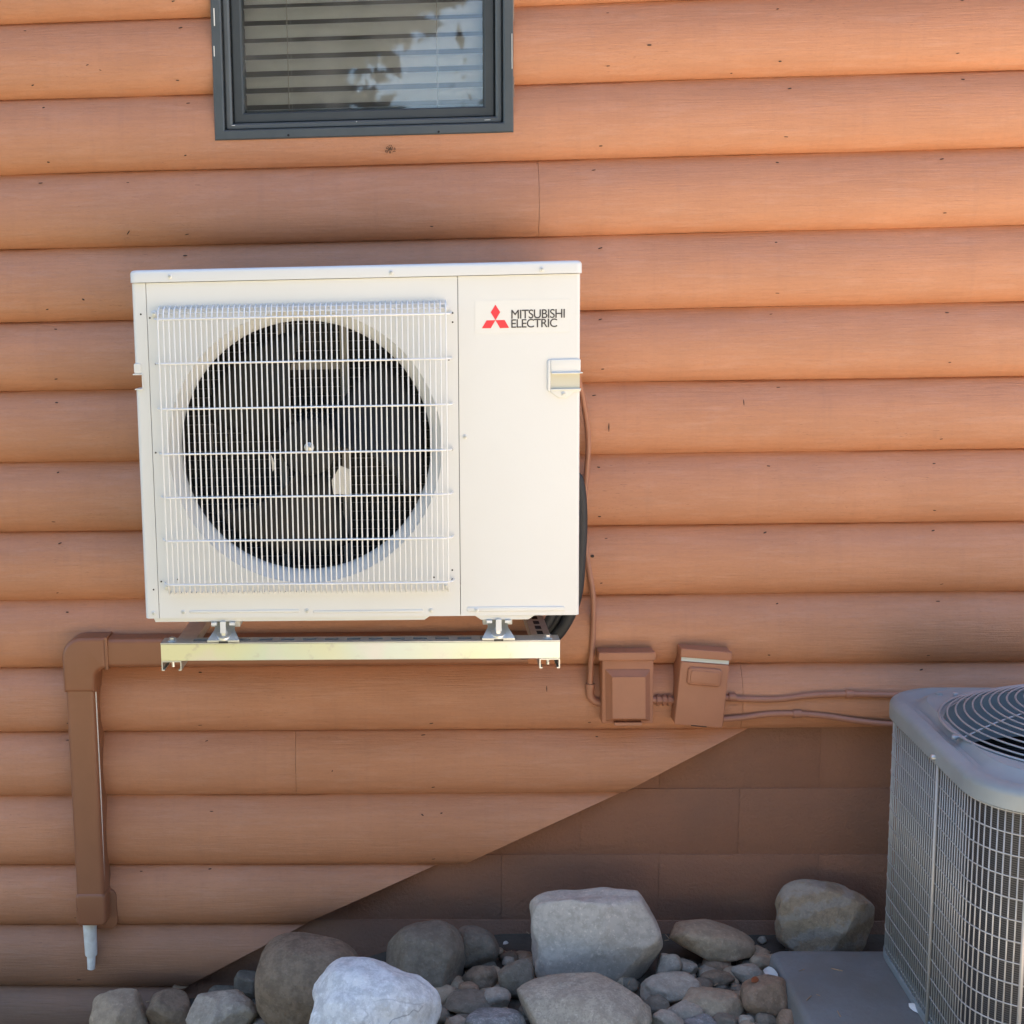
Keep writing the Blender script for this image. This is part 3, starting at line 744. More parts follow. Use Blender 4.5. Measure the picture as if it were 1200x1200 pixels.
# fan
hub = MB()
hx, hz = cx + .006, cz - .003
hub.loft([[(hx + q * math.cos(a), y, hz + q * math.sin(a)) for a in angs[::4]] for q, y in ((.052, -.452), (.060, -.449), (.064, -.440), (.066, -.39), (.058, -.388))])
fan = obj('fan', hub, M_fan, unit, auto=40)
for ba in (145, 268, 28):
    mb = MB(); vs = []; nr, na = 12, 12
    for i in range(nr + 1):
        rr = .06 + (.252 - .06) * i / nr
        half = math.radians(26 + 13 * i / nr)
        cen = math.radians(ba) - .30 * (i / nr) ** 1.3
        for j in range(na + 1):
            u = j / na * 2 - 1
            lead = 1 + .10 * u * (i / nr)
            a = cen + u * half
            y = -.425 + .038 * u + .008 * (1 - u * u) + .01 * (i / nr)
            r2 = rr * (1 - .06 * max(0, u) ** 3 * (i / nr))
            vs.append((hx + r2 * math.cos(a), y, hz + r2 * math.sin(a)))
    fs = [(i * (na + 1) + j, i * (na + 1) + j + 1, (i + 1) * (na + 1) + j + 1, (i + 1) * (na + 1) + j) for i in range(nr) for j in range(na)]
    mb.add(vs, fs); b_ = obj('blade', mb, M_fan, fan, smooth=True)
    sm = b_.modifiers.new('thickness', 'SOLIDIFY'); sm.thickness = .003
mb = MB(); q = at(360, 525, -.455); mb.disc(hx, hz, .011, -.455, -.45, 12, .002); mb.disc(hx, hz, .006, -.468, -.455, 6, .001)
obj('hub_nut', mb, M_screw, fan, auto=40)
# pale flat piece low right of the hub
mb = MB(); ps = [at(389, 562, -.44), at(391, 578, -.44), at(410, 579, -.44), at(411, 550, -.44), at(399, 545, -.44)]
mb.prism([(p.x, p.z) for p in ps], -.452, -.448, 0); obj('fan_pale_piece', mb, mk('pale_piece', (.62, .60, .53), .5), fan)
mb = MB(); ps = [at(318, 532, -.44), at(320, 552, -.44), at(323, 548, -.44), at(321, 538, -.44)]
mb.prism([(p.x, p.z) for p in ps], -.452, -.448, 0); obj('fan_pale_piece', mb, bpy.data.materials['pale_piece'], fan)

# front guard
GY = -.531
gx = [at(191, 530, GY).x, at(524, 530, GY).x]; gzt, gzb = at(358, 371, GY).z, at(358, 684, GY).z
pt, pb = at(358, 357, UF).z + .002, at(358, 692, UF).z - .001
guard = obj('guard', MB().tube([(gx[0] - .012, UF - .001, gzt + .002), (gx[0] - .006, UF - .02, gzt), (gx[0] + .006, GY, gzt), (gx[1] - .006, GY, gzt), (gx[1] + .008, UF - .02, gzt), (gx[1] + .012, UF - .001, gzt + .002)], .0021, 8), M_wire, unit, smooth=True)
wm = MB(); wm.tube([(0, UF - .001 - GY, pb - gzb), (0, UF - .022 - GY, pb - gzb + .001), (0, .003, -.002), (0, 0, .006), (0, 0, gzt - gzb - .006), (0, .003, gzt - gzb + .002), (0, UF - .020 - GY, pt - gzb - .006), (0, UF - .001 - GY, pt - gzb)], .00165, 6)
wme = mesh_of('guard_wire', wm, M_wire)
NW = 54
for i in range(NW):
    inst('guard_wire', wme, (gx[0] + (gx[1] - gx[0]) * i / (NW - 1) + random.uniform(-.0003, .0003), GY, gzb), guard)
hm = MB(); hw = gx[1] - gx[0]
hm.tube([(-.012, UF - .001 - GY, 0), (-.007, .012, 0), (.004, .0015, 0), (.014, 0, 0), (hw - .014, 0, 0), (hw - .004, .0015, 0), (hw + .007, .012, 0), (hw + .012, UF - .001 - GY, 0)], .0021, 7)
hme2 = mesh_of('guard_wire', hm, M_wire)
for y in (423.5, 477, 530, 581.5, 632.5, 684): inst('guard_wire', hme2, (gx[0], GY - .0028, at(358, y, GY).z), guard)
hm = MB(); hm.tube([(0, 0, 0), (hw, 0, 0)], .0017, 6); hme3 = mesh_of('guard_wire', hm, M_wire)
inst('guard_wire', hme3, (gx[0], GY + .010, gzt + .012), guard); inst('guard_wire', hme3, (gx[0], GY + .023, gzt + .021), guard)
sc = MB(); sc.disc(0, 0, .0066, -.003, .003, 16, .0012); scm = mesh_of('washer', sc, M_white, auto=40)
sc2 = MB(); sc2.disc(0, 0, .0035, -.0055, -.002, 6, .001); scm2 = mesh_of('screw_head', sc2, M_screw, auto=30)
for px, py in ((181, 368), (522, 360.5), (196, 687.5), (522.5, 686)):
    q = at(px, py, UF); w = inst('washer', scm, (q.x, UF - .002, q.z), unit); inst('screw_head', scm2, (q.x, UF - .002, q.z), w)
s3 = MB(); s3.disc(0, 0, .0048, -.0018, .002, 14, .001); s3m = mesh_of('screw', s3, M_white, auto=30)
s4 = MB(); s4.disc(0, 0, .0030, -.0028, .0, 10, .0006); s4m = mesh_of('screw_socket', s4, M_galv, auto=30)
for px, py, yy in ((199, 324, UF - .005), (458.5, 319.5, UF - .005), (635, 315.5, UF - .005), (545, 512, UF), (180, 718.5, UF), (215, 717.5, UF), (360, 716, UF - .001), (505, 715.5, UF), (558.5, 715, UF - .002)):
    q = at(px, py, yy); w = inst('screw', s3m, (q.x, yy, q.z), unit); inst('screw_socket', s4m, (q.x, yy - .0002, q.z), w)
mb = MB()
for px, py in ((165, 368.3), (175.6, 372.6), (182.5, 426.5), (182.5, 530.5), (530.4, 366.8), (530.4, 377.5), (530, 526.6), (189, 681.5), (180, 691), (530, 668), (530, 679), (508.5, 676.5), (208.5, 679), (526, 421.5)):
    q = at(px, py, UF); mb.disc(q.x, q.z, .0020, UF - .0006, UF + .001, 8)
stuff(obj('punched_hole', mb, M_hole, unit))
# right hand-hold
q0, q1 = at(641.5, 465, UF), at(683.5, 420.5, UF)
mb = MB(); zl = at(660, 437, UF).z; zl2 = at(660, 456, UF).z; xl = at(645, 450, UF).x
# backing plate with a notch pocket: frame pieces
zplb = at(660, 459, UF).z
o = [(q0.x, zplb + .004), (q0.x + .004, zplb), (xl, zplb), (xl, q1.z - .0025), (xl, q1.z), (q0.x + .004, q1.z), (q0.x, q1.z - .004)]
mb.prism(o, UF - .004, UF + .002, .0015)
mb.prism(rrect(xl + .0003, UX1 + .0005, zl + .0005, q1.z, .003), UF - .004, UF + .002, .0015)
mb.prism([(xl, zplb - .0002), (at(655, 468, UF).x, zplb - .013), (at(664, 468, UF).x, zplb - .013), (at(672, 458, UF).x, zplb), (UX1 + .0005, zplb + .0003), (UX1 + .0005, zl2), (xl + .0003, zl2)], UF - .004, UF + .002, .0012)
mb.prism(rrect(xl + .002, UX1 + .0045, zl - .0012, zl + .0012, .001), UF - .010, UF + .004, .0008)
mb.prism(rrect(xl + .001, UX1 + .0015, zl2 - .001, zl2 + .001, .0008), UF - .007, UF + .004, .0006)
hnd = obj('handle', mb, M_white, unit, auto=45)
mb = MB(); mb.box(xl + .0005, UX1 - .001, UF - .0012, UF + .003, zl2 + .0002, zl - .0002); obj('recess', mb, M_yel, hnd)
q = at(660, 461.5, UF); w = inst('screw', s3m, (q.x, UF - .004, q.z), unit); inst('screw_socket', s4m, (q.x, UF - .0042, q.z), w)
# logo label with diamonds and lettering
l0, l1 = at(556.5, 391.5, UF), at(668.5, 350, UF)
mb = MB(); mb.prism(rrect(l0.x, l1.x, l0.z, l1.z, .002), UF - .0006, UF + .001, 0); lab = obj('logo_label', mb, M_label, unit)
def P(px, py): q = at(px, py, UF - .001); return (q.x, q.z)
for poly in ([(580.7, 385 - 1), (0, 0)],): pass
for poly in ([P(580.6, 357), P(575, 366), P(580.6, 375.2), P(586.2, 365.8)],
             [P(570.2, 375.4), P(564.6, 384.8), P(575.2, 384.6), P(580.6, 375.2)],
             [P(580.6, 375.2), P(586, 384.6), P(596.6, 384.2), P(591.4, 375)]):
    mb = MB(); mb.prism(poly, UF - .0011, UF - .0004, 0); obj('red_diamond', mb, M_red, lab)
def text(body, px0, px1, ptop, pbot, yy, m, name, parent, bold=.012, font=None):
    cu = bpy.data.curves.new(name, 'FONT'); cu.body = body; cu.size = 1; cu.extrude = .01; cu.offset = 0; cu.space_character = .92
    t = bpy.data.objects.new('tmp_text', cu); COL.objects.link(t)
    bpy.context.view_layer.update()
    me = bpy.data.meshes.new_from_object(t.evaluated_get(bpy.context.evaluated_depsgraph_get()))
    bpy.data.objects.remove(t)
    xs_ = [v.co.x for v in me.vertices]; ys_ = [v.co.y for v in me.vertices]
    a, b = at(px0, (ptop + pbot) / 2, yy), at(px1, (ptop + pbot) / 2, yy); zt_, zb_ = at(px0, ptop, yy).z, at(px0, pbot, yy).z
    sx = (b.x - a.x) / (max(xs_) - min(xs_)); sz = (zt_ - zb_) / (max(ys_) - min(ys_)); rl = root_of(parent).location
    for v in me.vertices:
        v.co = Vector((a.x + (v.co.x - min(xs_)) * sx, yy - v.co.z * .02, zb_ + (v.co.y - min(ys_)) * sz)) - rl
    bm = bmesh.new(); bm.from_mesh(me); w = (a - b).length / (len(body) * 50)
    for dx, dz in ((w, 0), (-w, 0), (0, w * .8), (0, -w * .8)):
        d = bmesh.ops.duplicate(bm, geom=[f for f in bm.faces if f.index < len(me.polygons) and f.index >= 0] if False else bm.faces[:n0] if dx != w else bm.faces[:])
        if dx == w: n0 = len(me.polygons)
        vs_n = [v for v in d['geom'] if isinstance(v, bmesh.types.BMVert)]
        for v in vs_n: v.co += Vector((dx, (abs(dx) + dz) * .02, dz))
    bm.to_mesh(me); bm.free()
    me.materials.clear(); me.materials.append(m)
    o = bpy.data.objects.new(name, me); COL.objects.link(o); o.parent = parent; return o
text('MITSUBISHI', 599.3, 661.8, 363.2, 373.6, UF - .0010, M_ink, 'lettering', lab)
text('ELECTRIC', 599.3, 652.8, 374.3, 384.2, UF - .0010, M_ink, 'lettering', lab)
# feet under the base pan
for px in (262, 584):
    q = at(px, 726, UF + .01); mb = MB()
    mb.box(q.x - .006, q.x + .006, UF - .004, UF + .001, .901, UZ0 - .008); mb.box(q.x - .026, q.x - .014, UF - .002, UF + .01, .918, UZ0 - .0105); mb.box(q.x + .014, q.x + .026, UF - .002, UF + .01, .918, UZ0 - .0105)
    mb.box(q.x - .032, q.x + .032, UF + .040, UB, .905, UZ0 - .0108)
    obj('foot', mb, M_white, unit)

# ------------------------------------------------------------------ wall bracket
br = thing('wall_bracket', 'zinc plated steel bracket with slotted front channel carrying the white unit', 'bracket', (-.13, -.25, .84))
ch0, ch1 = at(189, 762, UF).x, at(656, 760, UF).x
CT, CB = .8800, .8400
mb = MB(); mb.prism(rrect(ch0, ch1, CB, CT - .001, .001, 1), UF - .006, UF - .003, .0012)     # front flange
obj('front_channel', mb, M_zinc, br)
# slotted top flange: strips between slots
mb = MB(); W0, W1 = UF - .0025, UF + .044
mb.box(ch0, ch1, W0 - .0035, W0 + .016, CT - .003, CT); mb.box(ch0, ch1, W1 - .016, W1, CT - .003, CT)
x = ch0; k = 0; pit = .0485
x_s = ch0 + .068
mb.box(ch0, x_s, W0 + .016, W1 - .016, CT - .003, CT)
while x_s + .030 < ch1 - .05:
    mb.box(x_s + .030, min(x_s + pit, ch1), W0 + .016, W1 - .016, CT - .003, CT); x_s += pit
mb.box(x_s, ch1, W0 + .016, W1 - .016, CT - .003, CT)
mb.box(ch0, ch1, W1 - .003, W1, CB, CT - .003)
obj('top_flange', mb, M_galv, br)
mb = MB(); mb.box(ch0 + .001, ch1 - .001, W0 + .012, W1 - .012, CT - .012, CT - .006); obj('slot_shade_strip', mb, M_dark, br)  # dark strip under the slots, stands in for shade inside the channel
def cchan(x0, x1, y0, y1, z0, z1, m, name, slots=False):
    t = .0025; mb = MB()
    mb.box(x0, x1, y0, y1, z1 - t, z1); mb.box(x0, x0 + t, y0, y1, z0, z1 - t); mb.box(x1 - t, x1, y0, y1, z0, z1 - t)
    mb.box(x0 + t, x0 + t + .004, y0, y1, z0, z0 + t); mb.box(x1 - t - .004, x1 - t, y0, y1, z0, z0 + t)
    o = obj(name, mb, m, br)
    if slots and x0 > 0:
        s_ = MB(); yy = y0 + .07
        while yy < y1 - .05: s_.prism(rrect((x0 + x1) / 2 - .007, (x0 + x1) / 2 + .007, 0, 1, .001), 0, 0.001) if False else s_.box((x0 + x1) / 2 - .007, (x0 + x1) / 2 + .007, yy, yy + .03, z1 + .0002, z1 + .0008); yy += .05
        so = obj('slot', s_, M_hole, o); stuff(so)
    return o
for xa in (ch0, ch1 - .044): cchan(xa, xa + .044, UF - .004, -.045, CB - .0225, CB - .0008, M_galv, 'arm', True)
for xa in (ch0 + .001, ch1 - .045):
    cchan(xa, xa + .042, -.045, -.036, CB - .022, 1.5, M_galv, 'wall_rail')
    mb = MB(); xc = xa + .021
    mb.disc(0, 0, .011, 0, .003, 18); mb.disc(0, 0, .0075, -.006, 0, 6)
    mb.v = [(x + xc, UF + .018 + z, CT + .0012 - y) for x, y, z in mb.v]; obj('bolt', mb, M_screw, br, auto=30)
    mb = MB(); mb.tube([(xc, UF + .018, CB + .001), (xc, UF + .018, CB - .019)], .0035, 8); obj('bolt_shank', mb, M_screw, br)
for px in (262, 584):
    q = at(px, 741, UF); xc = q.x; mb = MB()
    o = [(-.024, .045), (.024, .045), (.024, .02), (.034, -.012), (-.034, -.012), (-.024, .02)]
    top = [(xc + a * (1 - b * 3), UF + b * .8, CT + .013 + b * .55) for a, b in o]; bot = [(x, y, z - .004) for x, y, z in top]
    mb.loft([bot, top]); cl = obj('clamp', mb, M_galv, br)
    mb = MB(); mb.disc(0, 0, .016, 0, .004, 20); mb.disc(0, 0, .008, -.007, 0, 6, .001)
    mb.v = [(x + xc, UF + .006 + z, CT + .018 - y + z * .5) for x, y, z in mb.v]; obj('bolt', mb, M_screw, cl, auto=30)
    mb = MB(); mb.box(xc - .022, xc + .022, UF + .002, UF + .04, CT + .0003, CT + .006); obj('rubber_pad', mb, M_gasket, cl)
    mb = MB(); mb.disc(xc, CT - .002, .012, UF - .0075, UF - .004, 12) if False else mb.box(xc - .010, xc + .010, UF - .010, UF - .001, CT + .0002, CT + .0045); obj('rubber_lip', mb, M_gasket, cl)

# ------------------------------------------------------------------ hoses and conduits
def smooth_path(pts, sub=6):
    P_ = [Vector(p) for p in pts]; out = []
    for i in range(len(P_) - 1):
        p0 = P_[max(i - 1, 0)]; p1 = P_[i]; p2 = P_[i + 1]; p3 = P_[min(i + 2, len(P_) - 1)]
        for j in range(sub):
            t = j / sub
            out.append(.5 * ((2 * p1) + (p2 - p0) * t + (2 * p0 - 5 * p1 + 4 * p2 - p3) * t * t + (3 * p1 - p0 - 3 * p2 + p3) * t ** 3))
    out.append(P_[-1]); return out
for i, (dx, dy, r_, lab_) in enumerate(((0, 0, .014, 'black foam insulated hose curving under the unit, nearest the right edge'), (-.020, .020, .013, 'second black insulated hose curving behind the unit, inside the outer one'), (-.038, .006, .012, 'thin innermost black insulated hose behind the unit'))):
    pts = [at(660, 560, -.16), at(676, 560, -.16), at(681.5, 600, -.16), at(680, 650, -.16), at(675, 700, -.155), at(658, 738, -.145), at(630, 762, -.12), at(600, 768, -.08)]
    o = obj('insulated_hose', MB().tube([p + Vector((dx, dy, .004 * i)) for p in smooth_path(pts)], r_, 12), M_black, smooth=True)
    tag(o, lab_, 'hose', 'black hoses behind the unit')
cd = thing('whip_conduit', 'thin brown painted flexible conduit dropping beside the unit to the left junction box', 'conduit', (.42, -.05, .7))
q = [at(676, 440, -.12), at(682, 462, -.10), at(687, 490, -.08), at(689.5, 520, -.065), at(687, 560, -.055), at(684, 600, -.05), at(686, 640, -.05), at(690.5, 670, -.052), at(695, 700, -.055), at(695, 740, -.055), at(692.5, 780, -.055), at(691.5, 806, -.055)]
obj('conduit_run', MB().tube(smooth_path(q), .0072, 12), M_pipe, cd, smooth=True)
q = [at(691.5, 802, -.055), at(691.5, 813, -.055), at(694, 819, -.055), at(700, 823, -.055), at(712, 826, -.055)]
obj('elbow_fitting', MB().tube(smooth_path(q, 4), .0105, 12), M_pipe, cd, auto=50)
obj('collar', MB().tube([at(691.6, 801, -.055), at(691.6, 806, -.055)], .012, 14), M_pipe, cd, auto=50)
obj('nipple', MB().tube([at(760, 820, -.055), at(795, 821, -.055)], .010, 12), M_pipe, thing('pipe_nipple', 'short brown threaded fitting joining the two brown electrical boxes', 'fitting', at(777, 820, -.055)), auto=50)
nip = bpy.data.objects['pipe_nipple']
for px in (771, 778, 784): obj('lock_nut', MB().tube([at(px - 2, 820.3, -.055), at(px + 2, 820.4, -.055)], .0145, 8), M_pipe, nip, auto=30)
def run(label, pts, colx, r=.0078):
    t = thing('painted_conduit', label, 'conduit', at(950, 830, -.05), group='brown conduits running right from the switch box')
    sp = smooth_path([at(x, y, Y) for x, y, Y in pts]); obj('conduit_run', MB().tube(sp, r, 12), M_pipe, t, smooth=True)
    for cx_, cy_, w in colx: obj('coupling', MB().tube([at(cx_ - w, cy_, pts[1][2]), at(cx_ + w, cy_, pts[1][2])], r + .0028, 14), M_pipe, t, auto=50)
run('upper brown painted conduit running right from the switch box to behind the grey condenser', [(846, 817, -.055), (870, 819, -.055), (910, 819.5, -.055), (950, 815, -.055), (995, 813.5, -.055), (1040, 814.5, -.055), (1110, 815, -.055), (1180, 818, -.055), (1230, 850, -.09)], [(858, 817, 4), (995, 813.5, 4)])
run('lower brown painted conduit with a bend, running right below the other one', [(846, 843, -.055), (870, 841, -.055), (900, 837, -.055), (933, 836.5, -.055), (965, 839, -.055), (1005, 845, -.055), (1045, 849, -.055), (1100, 852, -.055), (1160, 856, -.08)], [(934, 836.5, 5)])

# left junction box -----------------------------------------------------
def Pq(px, py, Y): q = at(px, py, Y); return (q.x, q.z)
jb = thing('junction_box', 'brown painted square electrical box with raised front cover, left of the pair', 'electrical box', at(736, 845, -.06))
YJ = -.092; a, b = at(705.5, 848, YJ), at(766, 768, YJ)
mb = MB(); mb.prism(rrect(a.x, b.x, a.z, b.z, .002), YJ, -.03, .002); obj('box_body', mb, M_pbox, jb, auto=40)
a2, b2 = at(701.5, 774.5, YJ - .006), at(768.5, 764.5, YJ - .006)
mb = MB(); mb.prism(rrect(a2.x, b2.x, a2.z, b2.z, .003), YJ - .006, -.03, .002); obj('cap', mb, M_pbox, jb, auto=40)
c0 = [(710, 845), (762, 845), (762, 784), (709, 784)]; c1 = [(717.5, 843), (757, 843), (757, 793), (717, 793)]
mb = MB(); yo = YJ - .0005; yi = YJ - .020
mb.loft([[(*Pq(x, y, YJ)[:1], yo, Pq(x, y, YJ)[1]) for x, y in c0], [(Pq(x, y, yi)[0], yi + .003, Pq(x, y, yi)[1]) for x, y in c1], [(Pq(x, y, yi)[0], yi, Pq(x, y, yi)[1]) for x, y in inset_px(c1)] if False else [(Pq(x, y, yi)[0] * .995 + .005 * Pq(737, 818, yi)[0], yi, Pq(x, y, yi)[1] * .99 + .01 * Pq(737, 818, yi)[1]) for x, y in c1]])
bmo = obj('front_cover', mb, M_pbox, jb)
bv = bmo.modifiers.new('soft_edges', 'BEVEL'); bv.width = .003; bv.segments = 2
a, b = at(720, 850, YJ - .012), at(752, 846.5, YJ - .012); mb = MB(); mb.box(a.x, b.x, YJ - .014, YJ - .001, a.z, b.z); obj('latch_tab', mb, M_pbox, jb)

# switch box, hangs a little crooked --------------------------------------
sb_c = at(819, 801, -.052)
sb = thing('switch_box', 'brown painted disconnect box hanging crooked, with bare grey strip under its cap', 'electrical box', sb_c, 0, local=True)
sb.rotation_euler = (0, math.radians(5.0), 0)
hw_, hh = .0600, .099
mb = MB(); mb.prism(rrect(-hw_, hw_, -hh + .004, hh - .01, .003), -.038, .075, .004); obj('box_body', mb, M_pbox, sb, auto=40)
mb = MB(); mb.prism(rrect(-hw_ - .0025, hw_ + .0025, hh - .024, hh - .002, .004), -.046, .075, .0025); obj('cap', mb, M_pbox, sb, auto=40)
mb = MB(); mb.prism(rrect(-hw_ + .002, hw_ - .002, hh - .0345, hh - .0245, .001), -.0392, .0, 0); obj('bare_strip', mb, mk('bare_grey_metal', (.50, .55, .55), .5), sb)
# door with pressed handle bump
mb = MB(); mb.prism(rrect(-hw_ + .001, hw_ - .0005, -hh + .001, hh - .0355, .005), -.0425, .0, .0022); obj('door', mb, M_pbox, sb, auto=40)
mb = MB(); mb.prism(rrect(-.041, .043, hh - .092, hh - .046, .010, 6), -.0495, -.042, .005, 4); dh = obj('handle', mb, M_pbox, sb, auto=45)
mb = MB(); mb.prism(rrect(-.034, .036, hh - .085, hh - .053, .006, 5), -.0515, -.0493, .0018, 3); obj('handle_face', mb, M_pbox, dh, auto=45)
mb = MB(); mb.box(-.018, .020, -.0438, -.0424, -hh + .0015, -hh + .0032); stuff(obj('latch_gap', mb, M_hole, sb))

# ------------------------------------------------------------------ condenser pad and condenser
pad = obj('condenser_pad', MB(), M_pad)
pl0, pl1 = .824, 2.05; py0, py1, pz = -1.35, -.254, .05
mb = MB(); rr = []
for d, z in ((-.008, -.06), (0, pz - .016), (.002, pz - .007), (.007, pz - .002), (.014, pz)): rr.append(plan(pl0 + d, pl1 - d, py0 + d, py1 - d, .03, z))
mb.loft(rr); bpy.data.objects.remove(pad); pad = obj('condenser_pad', mb, M_pad, auto=40)
tag(pad, 'dark grey plastic slab lying under the grey condenser', 'equipment pad')

CXc, CYc, CW, CRZ = 1.427, -.560, .352, math.radians(-2.5)
cond = thing('air_conditioner', 'grey square air conditioner condenser with wire sides and round top grille', 'air conditioner', (CXc, CYc, pz), CRZ, local=True)
H0, H1 = .012, .590       # local heights of the wire walls
def sq(w, r, z, seg=10):
    o = []
    for sx_, sy_, a0 in ((1, -1, -PI / 2), (1, 1, 0), (-1, 1, PI / 2), (-1, -1, PI)):
        for i in range(seg + 1):
            a = a0 + PI / 2 * i / seg; o.append((sx_ * (w - r) + r * math.cos(a), sy_ * (w - r) + r * math.sin(a), z))
    return o
mb = MB(); mb.loft([sq(CW + .001, .13, 0.0), sq(CW + .004, .13, .003), sq(CW + .004, .13, .018), sq(CW + .002, .13, .020)]); obj('base_pan', mb, M_cmetal, cond, auto=40)
mb = MB(); mb.loft([sq(CW - .018, .115, .02), sq(CW - .018, .115, H1 + .01)], False, False); obj('coil', mb, M_ccoil, cond, smooth=True)
# corner sheet on the wall side: finely perforated pale panel
per = sq(CW - .004, .128, 0, 12)
# wire guard
wg = obj('wire_guard', MB().tube(sq(CW, .128, H0 + .02) + [sq(CW, .128, H0 + .02)[0]], .0016, 6, False), M_cwire, cond, smooth=True)
base = sq(CW + .001, .128, 0, 10)
# perimeter sampler
cl_ = base + [base[0]]; seg_l = [(Vector(cl_[i + 1]) - Vector(cl_[i])).length for i in range(len(cl_) - 1)]; tot = sum(seg_l)
def per_pt(s):
    s %= tot; i = 0
    while s > seg_l[i]: s -= seg_l[i]; i = (i + 1) % len(seg_l)
    p = Vector(cl_[i]).lerp(Vector(cl_[i + 1]), s / seg_l[i]); return p
vm = MB(); vm.tube([(0, 0, H0 + .01), (0, 0, H1 + .01)], .0016, 5); vme_ = mesh_of('wire', vm, M_cwire)
NV = 190
for i in range(NV):
    p = per_pt(tot * i / NV); inst('wire', vme_, (p.x, p.y, 0), wg)
ring_m = mesh_of('wire', MB().tube([(x * 1.003, y * 1.003, 0) for x, y, z in base + [base[0]]], .0014, 5, False), M_cwire)
for i in range(1, 14): inst('wire', ring_m, (0, 0, H0 + .02 + i * .0425), wg)
# posts with screws on the cap lip
post = MB(); post.tube([(0, 0, H0), (0, 0, H1 + .012)], .0042, 8); pm = mesh_of('post', post, mk('post_grey', (.42, .41, .39), .4, metal=.2))
post_pts = []
for a, b in ((-1, -.20), (-.80, -1), (0.1, -1), (.9, -1), (1, .2), (-.1, 1)):
    s_best = min((tot * i / 800 for i in range(800)), key=lambda s: (per_pt(s) / CW - Vector((a, b, 0))).length); p = per_pt(s_best); post_pts.append(p)
    inst('post', pm, (p.x * 1.010, p.y * 1.010, 0), cond)
# top pan: lip, rounded shoulder, pressed groove and raised fan ring
FR = .308
circ = lambda r, z, n=44: [(r * math.cos(-PI / 2 + 2 * PI * i / n), r * math.sin(-PI / 2 + 2 * PI * i / n), z) for i in range(n)]
# use a matching point count: sample the rounded square by angle
def sqa(w, r, z, n=96):
    o = []
    for i in range(n):
        a = 2 * PI * i / n; dx, dy = math.cos(a), math.sin(a); lo, hi = 0, w * 1.6
        for _ in range(26):
            m_ = (lo + hi) / 2; x, y = abs(dx * m_), abs(dy * m_)
            inside = x <= w and y <= w and not (x > w - r and y > w - r and math.hypot(x - (w - r), y - (w - r)) > r)
            if inside: lo = m_
            else: hi = m_
        o.append((dx * lo, dy * lo, z))
    return o
def blend(a, b, t, z): return [(p[0] * (1 - t) + q[0] * t, p[1] * (1 - t) + q[1] * t, z) for p, q in zip(a, b)]
def cir(r, z, n=96): return [(r * math.cos(2 * PI * i / n), r * math.sin(2 * PI * i / n), z) for i in range(n)]
S = sqa(CW + .012, .14, 0); S2 = sqa(CW - .035, .13, 0); C0 = cir(FR + .012, 0)
T0 = H1 + .0
mb = MB(); rr = [sqa(CW + .004, .135, T0 + .002), sqa(CW + .012, .14, T0), sqa(CW + .012, .14, T0 + .026)]
for i in range(1, 5):
    a = PI / 2 * i / 4; rr.append(sqa(CW + .012 - .016 * (1 - math.cos(a)), .14 - .006 * i / 4, T0 + .026 + .016 * math.sin(a)))
rr += [sqa(CW - .016, .13, T0 + .0425), sqa(CW - .026, .128, T0 + .035), sqa(CW - .036, .125, T0 + .036), blend(sqa(CW - .050, .12, 0), C0, .12, T0 + .054)]
rr += [blend(sqa(CW - .056, .12, 0), C0, .8, T0 + .052), cir(FR + .008, T0 + .051), cir(FR, T0 + .046), cir(FR - .004, T0 + .02), cir(FR - .004, T0 - .06)]
mb.loft(rr, False, False); obj('top_pan', mb, M_cmetal, cond, auto=38)
# fan deep inside
mb = MB(); mb.loft([cir(.075, T0 - .02, 24), cir(.08, T0 - .03, 24), cir(.08, T0 - .16, 24)]); mo = obj('fan_motor', mb, M_dark, cond, auto=40)
for ba in range(3):
    mb = MB(); vs = []
    for i in range(9):
        r_ = .07 + .19 * i / 8
        for j in range(7):
            u = j / 6 * 2 - 1; a = ba * 2 * PI / 3 + u * .62 + .3 * i / 8; vs.append((r_ * math.cos(a), r_ * math.sin(a), T0 - .10 + .03 * u))
    mb.add(vs, [(i * 7 + j, i * 7 + j + 1, (i + 1) * 7 + j + 1, (i + 1) * 7 + j) for i in range(8) for j in range(6)])
    o = obj('fan_blade', mb, mk('condenser_blade', (.10, .105, .11), .5) if ba == 0 else bpy.data.materials['condenser_blade'], mo, smooth=True); q = o.modifiers.new('thickness', 'SOLIDIFY'); q.thickness = .002
mb = MB(); mb.box(-.30, .30, -.30, .30, .03, .035); obj('inner_floor', mb, M_dark, cond)
def dome(r): return T0 + .052 + .070 * (1 - (r / (FR + .010)) ** 2.2)
tg = obj('top_grille', MB().tube(cir(FR + .010, T0 + .054, 72) + [cir(FR + .010, T0 + .054, 72)[0]], .0028, 6, False), mk('grille_grey', (.34, .36, .38), .36, metal=.35), cond, smooth=True)
GM = bpy.data.materials['grille_grey']
r_ = FR - .006
while r_ > .03:
    o = obj('ring_wire', MB().tube(cir(r_, dome(r_), 72) + [cir(r_, dome(r_), 72)[0]], .0021, 6, False), GM, tg, smooth=True); r_ -= .0165
for i in range(6):
    a = PI / 3 * i + math.radians(11); mb = MB()
    pts = [((FR + .022) * math.cos(a), (FR + .022) * math.sin(a), T0 + .055)] + [(q * math.cos(a), q * math.sin(a), dome(q) - .0045) for q in [FR - i_ * .032 for i_ in range(9)]]
    mb.tube(pts, .0026, 6); mb.tube([Vector(pts[0]) + Vector((0, 0, -.006)), Vector(pts[0]) + Vector((0, 0, .003))], .006, 8); obj('spoke', mb, GM, tg, smooth=True)
